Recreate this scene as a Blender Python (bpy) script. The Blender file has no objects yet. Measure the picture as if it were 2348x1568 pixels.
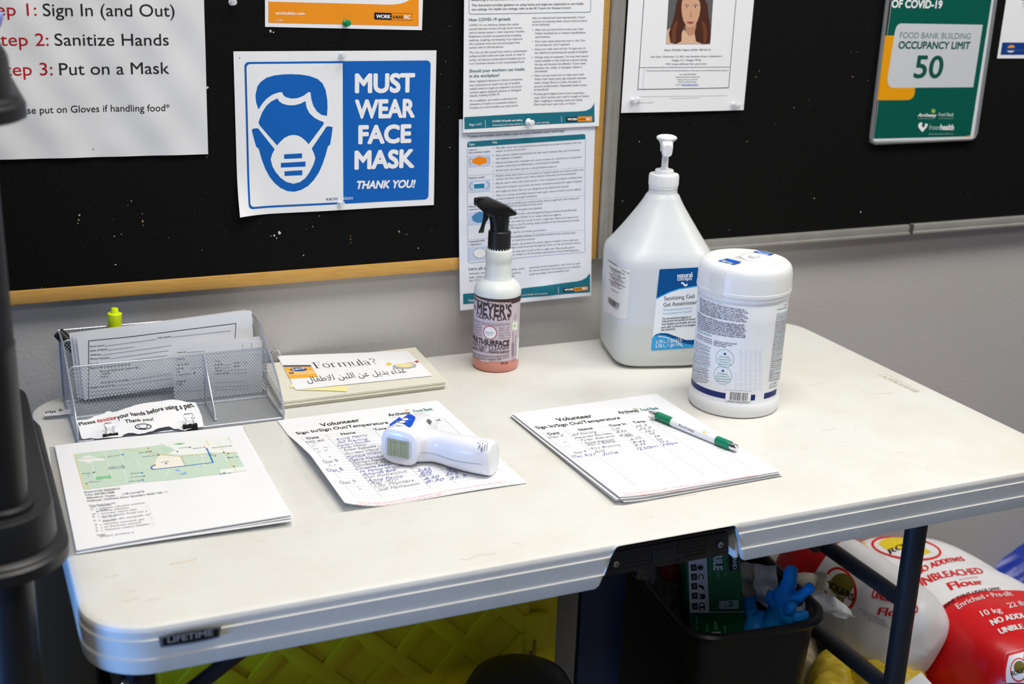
import bpy, bmesh, math, random
from mathutils import Vector, Matrix, Euler
from mathutils.geometry import tessellate_polygon
random.seed(7)
PI = math.pi
S = bpy.context.scene
COL = S.collection

# ------------------------------------------------------------------ camera, world, lights, exposure
CAM = Vector((0.22274, -1.70592, 1.35046))
EUL = Euler((1.25426594, -0.0349164284, -0.416467572), 'XYZ')
FPX = 2978.4
cd = bpy.data.cameras.new('camera'); cam = bpy.data.objects.new('camera', cd); COL.objects.link(cam)
cam.location = CAM; cam.rotation_euler = EUL
cd.sensor_width = 36; cd.sensor_fit = 'HORIZONTAL'; cd.lens = FPX / 2348 * 36
cd.clip_start = 0.02; cd.clip_end = 50
cd.dof.use_dof = True; cd.dof.focus_distance = 1.66; cd.dof.aperture_fstop = 5.6
S.camera = cam
vs = S.view_settings
vs.view_transform = 'Standard'; vs.look = 'None'; vs.gamma = 1.0; vs.use_curve_mapping = False
vs.exposure = 0.0
W = bpy.data.worlds.new('room_daylight'); S.world = W; W.use_nodes = True
bg = W.node_tree.nodes['Background']; bg.inputs[0].default_value = (0.62, 0.68, 0.86, 1); bg.inputs[1].default_value = 0.14

def area(name, loc, target, sx, sy, power, col, spread=180):
    l = bpy.data.lights.new(name, 'AREA'); l.shape = 'RECTANGLE'; l.size = sx; l.size_y = sy
    l.energy = power; l.color = col; l.spread = math.radians(spread)
    o = bpy.data.objects.new(name, l); COL.objects.link(o); o.location = loc
    o.rotation_euler = (Vector(target) - Vector(loc)).to_track_quat('-Z', 'Y').to_euler()
    return o
area('ceiling_light_front', (1.0, -0.8, 2.75), (1.0, -0.8, 0), 1.3, 0.6, 37, (1.0, 0.965, 0.90))
area('ceiling_light_rear', (0.2, -2.6, 2.75), (0.2, -2.6, 0), 1.3, 0.6, 26, (1.0, 0.965, 0.90))
area('ceiling_light_side', (2.9, -1.0, 2.75), (2.9, -1.0, 0), 1.3, 0.6, 34, (1.0, 0.965, 0.90))
area('window_daylight', (-1.6, -1.02, 0.60), (0.3, -0.62, 0.70), 0.6, 0.5, 2.7, (0.14, 0.40, 1.0), 36)

RM = EUL.to_matrix(); RT = RM.transposed()
def proj(P):
    q = RT @ (Vector(P) - CAM)
    return (1174 + FPX * q.x / -q.z, 784 - FPX * q.y / -q.z)
def ray(px, py): return RM @ Vector(((px - 1174) / FPX, -(py - 784) / FPX, -1))
def at(px, py, axis, val):
    """the point of the plane axis = val (0 x, 1 y, 2 z) seen at a pixel of the photograph"""
    d = ray(px, py); return CAM + d * ((val - CAM[axis]) / d[axis])

# ------------------------------------------------------------------ materials
def lin(c):
    return tuple(((x / 255) / 12.92 if x / 255 <= .04045 else ((x / 255 + .055) / 1.055) ** 2.4) for x in c)
MATS = {}
def M(name, rgb=None, rough=.5, metal=0, spec=.5, noise=None, bump=None, trans=0, ior=1.45, alpha=1, sss=0, coat=0, emit=0):
    """noise = (scale, amount, rgb2, stretch) mixes a second colour; bump = (scale, strength)"""
    if name in MATS: return MATS[name]
    m = bpy.data.materials.new(name); m.use_nodes = True; MATS[name] = m
    nt = m.node_tree; b = nt.nodes['Principled BSDF']
    c = lin(rgb) + (1,)
    b.inputs['Base Color'].default_value = c
    m.diffuse_color = c
    b.inputs['Roughness'].default_value = rough; b.inputs['Metallic'].default_value = metal
    b.inputs['Specular IOR Level'].default_value = spec; b.inputs['IOR'].default_value = ior
    b.inputs['Transmission Weight'].default_value = trans; b.inputs['Alpha'].default_value = alpha
    b.inputs['Coat Weight'].default_value = coat
    if sss:
        b.inputs['Subsurface Weight'].default_value = sss
        b.inputs['Subsurface Radius'].default_value = (.01, .01, .01)
    if noise or bump:
        tc = nt.nodes.new('ShaderNodeTexCoord')
    if noise:
        sc, amt, c2 = noise[:3]; st = noise[3] if len(noise) > 3 else (1, 1, 1)
        mp = nt.nodes.new('ShaderNodeMapping'); mp.inputs['Scale'].default_value = st
        nt.links.new(tc.outputs['Object'], mp.inputs['Vector'])
        n = nt.nodes.new('ShaderNodeTexNoise'); n.inputs['Scale'].default_value = sc; n.inputs['Detail'].default_value = 8
        n.inputs['Roughness'].default_value = .65
        nt.links.new(mp.outputs[0], n.inputs['Vector'])
        rp = nt.nodes.new('ShaderNodeValToRGB'); rp.color_ramp.elements[0].position = .42; rp.color_ramp.elements[1].position = .78
        rp.color_ramp.elements[0].color = (0, 0, 0, 1); rp.color_ramp.elements[1].color = (amt, amt, amt, 1)
        nt.links.new(n.outputs['Fac'], rp.inputs['Fac'])
        mx = nt.nodes.new('ShaderNodeMix'); mx.data_type = 'RGBA'
        mx.inputs['A'].default_value = c; mx.inputs['B'].default_value = lin(c2) + (1,)
        nt.links.new(rp.outputs['Color'], mx.inputs['Factor']); nt.links.new(mx.outputs['Result'], b.inputs['Base Color'])
    if bump:
        n2 = nt.nodes.new('ShaderNodeTexNoise'); n2.inputs['Scale'].default_value = bump[0]; n2.inputs['Detail'].default_value = 4
        nt.links.new(tc.outputs['Object'], n2.inputs['Vector'])
        bp = nt.nodes.new('ShaderNodeBump'); bp.inputs['Strength'].default_value = bump[1]; bp.inputs['Distance'].default_value = .002
        nt.links.new(n2.outputs['Fac'], bp.inputs['Height']); nt.links.new(bp.outputs[0], b.inputs['Normal'])
    return m
def P(rgb, rough=.7): return M('print_%02x%02x%02x' % tuple(rgb), rgb, rough, spec=.2)
PAPER = M('white_paper', (240, 241, 244), .75, spec=.2)
BLACK = P((28, 28, 30)); WHITEINK = P((244, 244, 246)); GREYINK = P((120, 122, 128)); LINE = P((165, 168, 175))
TEAL = P((30, 112, 132)); TEALTXT = P((52, 98, 112)); BODY = P((92, 96, 102)); REDINK = P((178, 30, 40))
PEN = P((142, 148, 182)); PENB = P((108, 116, 176)); PENK = P((146, 149, 160))
ORANGE = P((243, 150, 32))

# ------------------------------------------------------------------ mesh builder
ORG = {}
class G:
    def __init__(s): s.v = []; s.f = []; s.m = []; s.mats = []; s.flat = set()
    def ink(s, vs, fs, mat):
        n = len(s.f); s.add(vs, fs, mat); s.flat.update(range(n, len(s.f)))
    def mi(s, mat):
        if mat not in s.mats: s.mats.append(mat)
        return s.mats.index(mat)
    def add(s, vs, fs, mat):
        o = len(s.v); k = s.mi(mat); s.v += [Vector(v) for v in vs]
        for f in fs: s.f.append([i + o for i in f]); s.m.append(k)
    def bm(s, bm, mat, mtx=None):
        if mtx is not None: bm.transform(mtx)
        bm.verts.ensure_lookup_table(); bm.verts.index_update()
        s.add([v.co.copy() for v in bm.verts], [[v.index for v in f.verts] for f in bm.faces], mat); bm.free()
    def box(s, c, size, mat, bev=0, seg=2, rot=None):
        bm = bmesh.new(); bmesh.ops.create_cube(bm, size=1)
        bm.transform(Matrix.Diagonal((*size, 1)))
        if bev: bmesh.ops.bevel(bm, geom=bm.edges[:], offset=bev, segments=seg, affect='EDGES', profile=.5)
        m = Matrix.Translation(c)
        if rot is not None: m = m @ rot
        s.bm(bm, mat, m)
    def lathe(s, prof, mat, c=(0, 0, 0), n=40, axis=None, capt=True, capb=True, mats=None):
        """prof = [(r, z)]; axis = direction the profile's z follows"""
        q = Vector((0, 0, 1)).rotation_difference(Vector(axis)).to_matrix() if axis is not None else Matrix.Identity(3)
        vs = []; fs = []; c = Vector(c)
        for r, z in prof:
            for i in range(n):
                a = 2 * PI * i / n; vs.append(c + q @ Vector((r * math.cos(a), r * math.sin(a), z)))
        L = len(prof)
        segs = []
        for j in range(L - 1):
            segs.append([[j * n + i, j * n + (i + 1) % n, (j + 1) * n + (i + 1) % n, (j + 1) * n + i] for i in range(n)])
        o = len(s.v); s.v += vs
        for j, sg in enumerate(segs):
            k = s.mi(mats[j] if mats else mat)
            for f in sg: s.f.append([i + o for i in f]); s.m.append(k)
        if capb: s.f.append([o + i for i in range(n)][::-1]); s.m.append(s.mi(mats[0] if mats else mat))
        if capt: s.f.append([o + (L - 1) * n + i for i in range(n)]); s.m.append(s.mi(mats[-1] if mats else mat))
    def tube(s, pts, r, mat, n=10, closed=False):
        pts = [Vector(p) for p in pts]; L = len(pts); vs = []; fs = []
        up = None
        for i, p in enumerate(pts):
            a = pts[i - 1] if i > 0 or closed else p; b = pts[(i + 1) % L] if i < L - 1 or closed else p
            t = (b - a).normalized()
            if up is None:
                up = t.orthogonal().normalized()
            up = (up - t * up.dot(t)).normalized(); sd = t.cross(up)
            rr = r[i] if isinstance(r, (list, tuple)) else r
            for k in range(n):
                w = 2 * PI * k / n; vs.append(p + (up * math.cos(w) + sd * math.sin(w)) * rr)
        for i in range(L if closed else L - 1):
            j = (i + 1) % L
            fs += [[i * n + k, i * n + (k + 1) % n, j * n + (k + 1) % n, j * n + k] for k in range(n)]
        if not closed: fs += [list(range(n))[::-1], [(L - 1) * n + k for k in range(n)]]
        s.add(vs, fs, mat)
    def loft(s, rings, mat, closed=True, cap=True):
        n = len(rings[0]); vs = [p for r in rings for p in r]; fs = []
        for j in range(len(rings) - 1):
            for i in range(n if closed else n - 1):
                k = (i + 1) % n; fs.append([j * n + i, j * n + k, (j + 1) * n + k, (j + 1) * n + i])
        if cap and closed: fs += [list(range(n))[::-1], [(len(rings) - 1) * n + i for i in range(n)]]
        s.add(vs, fs, mat)
    def prism(s, pts, vec, mat, bev=0, seg=2):
        """closed polygon pts (3D, planar) pushed along vec"""
        bm = bmesh.new(); f = bm.faces.new([bm.verts.new(p) for p in pts])
        r = bmesh.ops.extrude_face_region(bm, geom=[f])
        bmesh.ops.translate(bm, vec=vec, verts=[v for v in r['geom'] if isinstance(v, bmesh.types.BMVert)])
        bmesh.ops.recalc_face_normals(bm, faces=bm.faces[:])
        if bev: bmesh.ops.bevel(bm, geom=bm.edges[:], offset=bev, segments=seg, affect='EDGES', profile=.5, clamp_overlap=True)
        s.bm(bm, mat)
    def grid(s, fn, nu, nv, mat, closed_u=False, matf=None):
        vs = [fn(i / nu, j / nv) for j in range(nv + 1) for i in range(nu + (0 if closed_u else 1))]
        n = nu if closed_u else nu + 1
        o = len(s.v); s.v += [Vector(v) for v in vs]
        for j in range(nv):
            for i in range(nu):
                k = (i + 1) % n if closed_u else i + 1
                mm = matf((i + .5) / nu, (j + .5) / nv) if matf else mat
                s.f.append([o + j * n + i, o + j * n + k, o + (j + 1) * n + k, o + (j + 1) * n + i]); s.m.append(s.mi(mm))
    def build(s, name, parent=None, org=None, angle=35, recalc=True):
        me = bpy.data.meshes.new(name)
        if parent is not None: og = ORG[parent.name]
        elif org is not None: og = Vector(org)
        else:
            lo = [min(v[i] for v in s.v) for i in range(3)]; hi = [max(v[i] for v in s.v) for i in range(3)]
            og = Vector(((lo[0] + hi[0]) / 2, (lo[1] + hi[1]) / 2, lo[2]))
        me.from_pydata([tuple(v - og) for v in s.v], [], s.f)
        for m in s.mats: me.materials.append(m)
        me.polygons.foreach_set('material_index', s.m)
        if recalc:
            bm = bmesh.new(); bm.from_mesh(me); bm.faces.ensure_lookup_table(); bmesh.ops.recalc_face_normals(bm, faces=[f for f in bm.faces if f.index not in s.flat]); bm.to_mesh(me); bm.free()
        me.polygons.foreach_set('use_smooth', [True] * len(me.polygons))
        me.set_sharp_from_angle(angle=math.radians(angle)); me.update()
        o = bpy.data.objects.new(name, me); COL.objects.link(o)
        if parent is not None: o.parent = parent
        else: o.location = og
        ORG[o.name] = og
        return o
def tag(o, label=None, cat=None, group=None, kind=None):
    if label: o['label'] = label
    if cat: o['category'] = cat
    if group: o['group'] = group
    if kind: o['kind'] = kind
    return o
def thing(name, label, cat, loc, group=None):
    o = bpy.data.objects.new(name, None); COL.objects.link(o); o.location = loc; o.empty_display_size = .03
    ORG[o.name] = Vector(loc); return tag(o, label, cat, group)

# ------------------------------------------------------------------ printing: flat shapes and lettering laid on a surface
FONTC = {}
_cu = bpy.data.curves.new('lettering', 'FONT'); _cu.resolution_u = 4
_fo = bpy.data.objects.new('lettering', _cu)
def glyphs(t, bold=0):
    k = t
    if k not in FONTC:
        _cu.body = t; me = _fo.to_mesh()
        vs = [(v.co.x, v.co.y) for v in me.vertices]; fs = [list(p.vertices) for p in me.polygons]
        _fo.to_mesh_clear()
        FONTC[k] = (vs, fs)
    return FONTC[k]
CAPH = max(v[1] for v in glyphs('H')[0])
class Surf:
    """mapf(u, v, h) -> point; u to the right, v downwards, h outwards"""
    def __init__(s, mapf, guess=(.1, .1), maxlen=.02, h0=.0004, metric=True):
        s.map = mapf; s.guess = guess; s.maxlen = maxlen; s.h0 = h0; s.metric = metric; s.capk = 1.0; s.step = .06; s.g = G(); s.t = (0, 0, 1); s.dh = .00006
    def crop(s, ox, oy, sc): s.t = (ox, oy, sc); return s
    def hit(s, x, y):
        px = s.t[0] + x / s.t[2]; py = s.t[1] + y / s.t[2]; u, v = s.guess; e = 1e-4
        for _ in range(120):
            a = proj(s.map(u, v, 0)); r = (px - a[0], py - a[1])
            if abs(r[0]) + abs(r[1]) < .01: break
            b = proj(s.map(u + e, v, 0)); c = proj(s.map(u, v + e, 0))
            j = ((b[0] - a[0]) / e, (c[0] - a[0]) / e, (b[1] - a[1]) / e, (c[1] - a[1]) / e)
            D = j[0] * j[3] - j[1] * j[2]
            if abs(D) < 1e-9: break
            du = (r[0] * j[3] - r[1] * j[1]) / D; dv = (j[0] * r[1] - j[2] * r[0]) / D
            L = math.hypot(du, dv); k = min(1, s.step / L) if L > 0 else 1
            u += du * k; v += dv * k
        return (u, v)
    def tris(s, T, mat, lay):
        h = s.h0 + s.dh * lay; out = []; st = list(T); ml = s.maxlen
        while st:
            a, b, c = st.pop()
            l = [math.dist(a, b), math.dist(b, c), math.dist(c, a)]; k = l.index(max(l))
            if l[k] <= ml or len(st) > 20000: out.append((a, b, c)); continue
            if k == 1: a, b, c = b, c, a
            elif k == 2: a, b, c = c, a, b
            m = ((a[0] + b[0]) / 2, (a[1] + b[1]) / 2); st += [(a, m, c), (m, b, c)]
        idx = {}; vs = []; fs = []
        for t in out:
            f = []
            for p in t:
                if p not in idx: idx[p] = len(vs); vs.append(s.map(p[0], p[1], h))
                f.append(idx[p])
            fs.append(f)
        if fs:
            u, v = T[0][0][0], T[0][0][1]; nrm = s.map(u, v, h + .002) - s.map(u, v, h)
            fs = [f if (vs[f[1]] - vs[f[0]]).cross(vs[f[2]] - vs[f[0]]).dot(nrm) > 0 else f[::-1] for f in fs]
        s.g.ink(vs, fs, mat)
    def poly(s, pts, mat, lay=0, px=False):
        if px: pts = [s.hit(*p) for p in pts]
        pts = [tuple(p) for p in pts]
        T = tessellate_polygon([[Vector((p[0], p[1], 0)) for p in pts]])
        s.tris([(pts[a], pts[b], pts[c]) for a, b, c in T], mat, lay)
    def rect(s, u0, v0, u1, v1, mat, lay=0, r=0, corners='1111'):
        if not r: return s.poly([(u0, v0), (u1, v0), (u1, v1), (u0, v1)], mat, lay)
        pts = []
        for k, (cx, cy, a0) in enumerate(((u0 + r, v0 + r, PI), (u1 - r, v0 + r, 1.5 * PI), (u1 - r, v1 - r, 0), (u0 + r, v1 - r, .5 * PI))):
            if corners[k] == '1': pts += [(cx + r * math.cos(a0 + i * PI / 12), cy + r * math.sin(a0 + i * PI / 12)) for i in range(7)]
            else: pts.append(((u0, v0), (u1, v0), (u1, v1), (u0, v1))[k])
        s.poly(pts, mat, lay)
    def quad(s, a, b, c, d, mat, lay=0): s.poly([a, b, c, d], mat, lay, px=True)
    def ell(s, c, rx, ry, mat, lay=0, px=False, n=24, a0=0, a1=2 * PI):
        s.poly([(c[0] + rx * math.cos(a0 + (a1 - a0) * i / n), c[1] + ry * math.sin(a0 + (a1 - a0) * i / n)) for i in range(n)], mat, lay, px)
    def line(s, pts, w, mat, lay=1, px=True, closed=False):
        if px: pts = [s.hit(*p) for p in pts]
        pts = [tuple(p) for p in pts]
        if closed: pts = pts + [pts[0]]
        q = [pts[0]]
        for p in pts[1:]:
            if math.dist(p, q[-1]) > 1e-6: q.append(p)
        if len(q) < 2: return
        loop = closed and len(q) > 3
        if loop: q = q[:-1]
        n = len(q); Lf = []; Rt = []
        for k in range(n):
            p0 = q[k - 1] if (k > 0 or loop) else q[k]; p1 = q[(k + 1) % n] if (k < n - 1 or loop) else q[k]
            def un(a, b):
                L = math.dist(a, b); return ((b[0] - a[0]) / L, (b[1] - a[1]) / L) if L > 1e-9 else None
            d0 = un(p0, q[k]); d1 = un(q[k], p1); d0 = d0 or d1; d1 = d1 or d0
            m = (-(d0[1] + d1[1]), d0[0] + d1[0]); L = math.hypot(*m)
            if L < 1e-6: m = (-d0[1], d0[0]); L = 1
            m = (m[0] / L, m[1] / L); c_ = max(.35, m[0] * -d0[1] + m[1] * d0[0]); r = w / 2 / c_
            Lf.append((q[k][0] + m[0] * r, q[k][1] + m[1] * r)); Rt.append((q[k][0] - m[0] * r, q[k][1] - m[1] * r))
        T = []
        for k in range(n if loop else n - 1):
            e = (k + 1) % n; T += [(Lf[k], Lf[e], Rt[e]), (Lf[k], Rt[e], Rt[k])]
        s.tris(T, mat, lay + random.random() * .5)
    def ring(s, c, rx, ry, w, mat, lay=1, px=False, n=32, a0=0, a1=2 * PI):
        pts = [(c[0] + rx * math.cos(a0 + (a1 - a0) * i / n), c[1] + ry * math.sin(a0 + (a1 - a0) * i / n)) for i in range(n + 1)]
        s.line(pts, w, mat, lay, px)
    def frame(s, L, R, cap, up=None):
        a = s.hit(*L); b = s.hit(*R); d = (b[0] - a[0], b[1] - a[1])
        if up is not None:
            c = s.hit(L[0] + up[0], L[1] + up[1]); e = (c[0] - a[0], c[1] - a[1])
        else:
            n = (d[1], -d[0]); ln = math.hypot(*n); n = (n[0] / ln, n[1] / ln)
            if cap > .2:
                c = s.hit(L[0], L[1] - cap); k = (c[0] - a[0]) * n[0] + (c[1] - a[1]) * n[1]
                k = abs(k)
            else: k = cap * s.capk
            e = (n[0] * k, n[1] * k)
        return a, d, e
    def text(s, t, L, R, cap=None, mat=BLACK, lay=2, bold=0, slant=0, up=None, arc=0, hand=0):
        """lettering with its baseline from pixel L to pixel R, capitals cap high (pixels if > .2, else metres)"""
        vs, fs = glyphs(t, bold)
        if not vs: return
        a, d, e = s.frame(L, R, cap, up)
        x0 = min(v[0] for v in vs); x1 = max(v[0] for v in vs); w = x1 - x0; q = []
        ph = random.random() * 9
        for x, y in vs:
            if hand:
                y = y + hand * math.sin(x * 3.1 + ph) + hand * .6 * math.sin(x * 9 + ph * 2)
                x = x + hand * .7 * math.sin(y * 6 + x * 5 + ph)
            xx = (x - x0 + slant * y) / w; yy = y / CAPH + arc * 4 * xx * (1 - xx)
            q.append((a[0] + d[0] * xx + e[0] * yy, a[1] + d[1] * xx + e[1] * yy))
        T = []; kx = bold / w; ky = bold / CAPH
        big = math.hypot(*e) > .006 and s.metric
        offs = [(0, 0)] if not bold else ([(math.cos(k * PI / 6), math.sin(k * PI / 6)) for k in range(12)] if big else [(-1, 0), (1, 0)])
        for n_, (ox, oy) in enumerate(offs):
            T = []
            o = (d[0] * ox * kx + e[0] * oy * ky, d[1] * ox * kx + e[1] * oy * ky)
            r = [(p[0] + o[0], p[1] + o[1]) for p in q]
            for f in fs:
                for i in range(1, len(f) - 1): T.append((r[f[0]], r[f[i]], r[f[i + 1]]))
            s.tris(T, mat, lay + n_ * .12)
    def greek(s, L, R, cap, mat=BODY, lay=2, up=None, word=6, dens=1.0):
        """a line of print too small to read"""
        a, d, e = s.frame(L, R, cap, up); T = []; x = 0
        W_ = math.hypot(*d); c = math.hypot(*e) * .62 / max(W_, 1e-6)
        while x < 1:
            for _ in range(random.randint(2, word + 3)):
                if x > 1: break
                y0 = 0; y1 = random.choice((.68, .68, .7, 1.0)); 
                if random.random() < .15: y0 = -.25
                k = random.random()
                def pt(p, y): return (a[0] + d[0] * p + e[0] * y, a[1] + d[1] * p + e[1] * y)
                for (p0, p1, b0, b1) in (((x, x + c * .3, y0, y1),) if k < .25 else ((x, x + c * .26, y0, y1), (x + c * .26, x + c * .75, y1 * .72, y1) if k < .6 else (x + c * .26, x + c * .8, 0, .18), (x + c * .55, x + c * .8, .18, .68))):
                    A, B, C_, D_ = pt(p0, b0), pt(p1, b0), pt(p1, b1), pt(p0, b1); T += [(A, B, C_), (A, C_, D_)]
                x += c * (.6 if k < .25 else 1.05) * dens
            x += c * .7
        s.tris(T, mat, lay)
    def barcode(s, L, R, hgt, mat=BLACK, lay=2, up=None, n=34):
        a, d, e = s.frame(L, R, hgt, up); x = 0; T = []
        while x < 1:
            w = random.choice((.01, .01, .02, .03)); 
            A = (a[0] + d[0] * x, a[1] + d[1] * x); B = (a[0] + d[0] * (x + w), a[1] + d[1] * (x + w))
            C_ = (B[0] + e[0], B[1] + e[1]); D_ = (A[0] + e[0], A[1] + e[1]); T += [(A, B, C_), (A, C_, D_)]
            x += w + random.choice((.01, .015, .03))
        s.tris(T, mat, lay)

def plane_map(O, U, V, N, curl=None):
    O, U, V, N = Vector(O), Vector(U), Vector(V), Vector(N)
    if curl is None: return lambda u, v, h: O + U * u + V * v + N * h
    return lambda u, v, h: O + U * u + V * v + N * (h + curl(u, v))
class Sheet(Surf):
    """one sheet of paper: a thin two-sided leaf with its print in the same mesh"""
    def __init__(s, w, h, O, U, V, N, curl=None, mat=PAPER, step=.012, outline=None, t=.0002, maxlen=.02):
        super().__init__(plane_map(O, U, V, N, curl), (w / 2, h / 2), maxlen, h0=.0002)
        s.w, s.hh = w, h
        if curl is None and outline is None: step = 1
        nu = max(1, int(w / step)); nv = max(1, int(h / step))
        if outline is None:
            for k in (0, -t):
                s.g.grid(lambda a, b, k=k: s.map(a * w, b * h, k), nu, nv, mat)
            ed = [(i / nu, 0) for i in range(nu)] + [(1, j / nv) for j in range(nv)] + [(1 - i / nu, 1) for i in range(nu)] + [(0, 1 - j / nv) for j in range(nv)]
            n = len(ed); s.g.add([s.map(a * w, b * h, 0) for a, b in ed] + [s.map(a * w, b * h, -t) for a, b in ed],
                                 [[i, (i + 1) % n, n + (i + 1) % n, n + i] for i in range(n)], mat)
        else:
            h0, dh = s.h0, s.dh
            for k in (0, -t):
                s.h0 = k; s.poly(outline, mat, 0)
            s.h0, s.dh = h0, dh
    def done(s, name, label=None, cat=None, parent=None, group=None, org=None):
        o = s.g.build(name, parent, org, angle=60, recalc=False)
        return tag(o, label, cat, group)
def wall_sheet(x, z, a, w, h, off=.0006, **k):
    return Sheet(w, h, (x, -off, z), (math.cos(a), 0, math.sin(a)), (math.sin(a), 0, -math.cos(a)), (0, -1, 0), **k)
def table_sheet(x, y, a, w, h, z, **k):
    s = Sheet(w, h, (x, y, z), (math.cos(a), math.sin(a), 0), (math.sin(a), -math.cos(a), 0), (0, 0, 1), **k); s.capk = 2.05; return s
LL, LS = .2794, .2159
ZT = .737
# ------------------------------------------------------------------ the setting
YW = .015
WALLM = M('painted_wall', (192, 190, 188), .55, noise=(3, .25, (178, 175, 170)), bump=(160, .25))
g = G(); g.box((1.2, YW + .05, 1.35), (7, .1, 2.7), WALLM); tag(g.build('wall_back'), kind='structure')
FLOORM = M('vinyl_floor', (98, 96, 92), .5, noise=(9, .5, (70, 68, 64)))
g = G(); g.box((1.2, -2.0, -.05), (7, 4.2, .1), FLOORM); tag(g.build('floor'), kind='structure')

# ------------------------------------------------------------------ the two pin boards
FELT = M('black_board_felt', (11, 11, 11), .9, spec=.15, noise=(240, .3, (34, 34, 33)), bump=(420, .6))
OAK = M('oak_frame', (206, 160, 84), .45, noise=(26, .6, (176, 124, 54), (1, 1, 14)))
OAKH = M('oak_rail', (206, 160, 84), .45, noise=(26, .6, (176, 124, 54), (1, 14, 14)))
ALU = M('aluminium_frame', (186, 184, 178), .4, metal=.55, noise=(30, .4, (150, 146, 138)))
FLECK = P((214, 210, 200)); FLECKT = P((176, 150, 104)); FLECKG = P((120, 122, 122))
def fleck(g, px, py, r, mat):
    """a crumb of torn paper or plaster showing where a pin has been"""
    c = at(px, py, 1, 0); rr = r * .00034
    k = random.randint(4, 6); a0 = random.random() * 6
    pts = [(c.x + math.cos(a0 + i * 2 * PI / k) * rr * random.uniform(.4, 1.2), -.0003, c.z + math.sin(a0 + i * 2 * PI / k) * rr * random.uniform(.4, 1.3)) for i in range(k)]
    g.add(pts + [(c.x, -.0009, c.z)], [[i, (i + 1) % k, k] for i in range(k)], mat)
bd = thing('pin_board', 'black pin board in an oak frame on the left, with the mask notices', 'pin board', (.4, 0, .8575))
g = G(); g.box((.27, .0075, 1.31), (1.70, .015, .875), FELT)
for x, y, r, m in [(180, 505, 5, FLECKT), (182, 493, 5, FLECK), (179, 512, 3, FLECK), (326, 490, 3, FLECKT), (327, 507, 5, FLECKT), (328, 516, 3, FLECKT), (293, 471, 2.5, FLECKT), (301, 461, 3, FLECKT),
    (262, 542, 4, FLECK), (278, 537, 2, FLECK), (386, 545, 2, FLECK), (640, 533, 8, FLECK), (629, 540, 5, FLECK), (621, 541, 4, FLECKT), (634, 546, 3, FLECK), (717, 520, 3, FLECK), (702, 525, 2, FLECK), (732, 495, 2, FLECK),
    (804, 541, 3, FLECKT), (804, 548, 4, FLECKT), (804, 556, 3, FLECKT), (915, 531, 5, FLECKT), (932, 537, 3, FLECKT), (959, 569, 3, FLECK), (696, 585, 4, FLECKT), (265, 607, 3.5, FLECK), (96, 660, 2.5, FLECKT),
    (475, 200, 6, FLECK), (620, 72, 6, FLECK), (627, 74, 4, FLECK), (463, 457, 2.5, FLECKG), (474, 360, 3, FLECKG), (516, 532, 2, FLECKG), (463, 573, 2.5, FLECKG), (990, 530, 2, FLECKG), (1009, 292, 2, FLECKG), (1031, 338, 2.5, FLECK), (1022, 141, 2, FLECK), (1010, 170, 2, FLECK), (1028, 245, 2.5, P((60, 150, 140))), (1031, 60, 2, FLECK)]:
    fleck(g, x, y, r, m)
for i in range(150):
    fleck(g, random.uniform(60, 1040), random.uniform(0, 660), random.uniform(.7, 1.5), FLECKG)
g.build('felt_panel', bd)
g = G(); g.box((.2475, .00625, .8665), (1.735, .0175, .0185), OAKH, bev=.0015); g.build('frame_rail', bd)
g = G(); g.box((1.1255, .00625, 1.32), (.021, .0175, .925), OAK, bev=.0015); g.build('frame_stile', bd)

bd2 = thing('notice_board', 'black notice board in an aluminium frame behind the gel jug', 'notice board', (1.9, 0, .8575))
g = G(); g.box((2.03, .0075, 1.31), (1.76, .015, .875), FELT)
for x, y, r, m in [(1734, 177, 4, FLECKT), (1709, 191, 3, FLECKT), (1710, 199, 3, FLECKT), (1709, 207, 3, FLECKT), (1740, 163, 3, FLECKG), (1713, 324, 4, FLECKT), (1955, 176, 3.5, FLECKT), (1951, 119, 2.5, FLECKT), (1966, 119, 2.5, FLECKG),
    (1990, 185, 3, FLECKT), (1856, 243, 3, FLECKT), (1820, 247, 4, FLECKG), (1855, 228, 2, FLECKG), (1867, 454, 4, FLECK), (1973, 486, 4.5, FLECK), (1466, 325, 3, FLECK), (1672, 527, 2.5, FLECK), (2273, 80, 3, FLECKT), (2219, 445, 2.5, FLECKT), (1778, 285, 3, FLECKG), (1592, 287, 2, FLECKG), (1780, 415, 2, FLECKG), (1427, 461, 3, FLECK), (1434, 458, 2, FLECKG)]:
    fleck(g, x, y, r, m)
for i in range(90):
    fleck(g, random.uniform(1450, 2340), random.uniform(0, 500), random.uniform(.7, 1.6), FLECKG)
g.build('felt_panel', bd2)
g = G(); g.box((1.1432, .0035, 1.32), (.0125, .023, .925), ALU, bev=.0015); g.box((1.1552, .0055, 1.32), (.0112, .019, .905), ALU, bev=.0015)
SM = P((140, 138, 132))
for i in range(26):
    c = at(1397 + random.uniform(-4, 5), random.uniform(398, 470), 1, -.0041)
    g.box((c.x, -.0041, c.z), (random.uniform(.0006, .002), .0006, random.uniform(.0008, .003)), SM)
g.build('frame_stile', bd2)
g = G(); g.box((1.449, .003, .8662), (.572, .024, .0170), ALU, bev=.0015); g.box((1.449, -.0095, .8605), (.572, .003, .005), ALU, bev=.001); g.build('frame_rail', bd2)
g = G(); g.box((2.337, .003, .8668), (1.197, .024, .0170), ALU, bev=.0015); g.box((2.337, -.0095, .8610), (1.197, .003, .005), ALU, bev=.001); g.build('frame_rail', bd2)
g = G(); g.box((1.7365, -.009, .868), (.006, .004, .017), P((70, 66, 60))); g.build('rail_joint', bd2)

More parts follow.
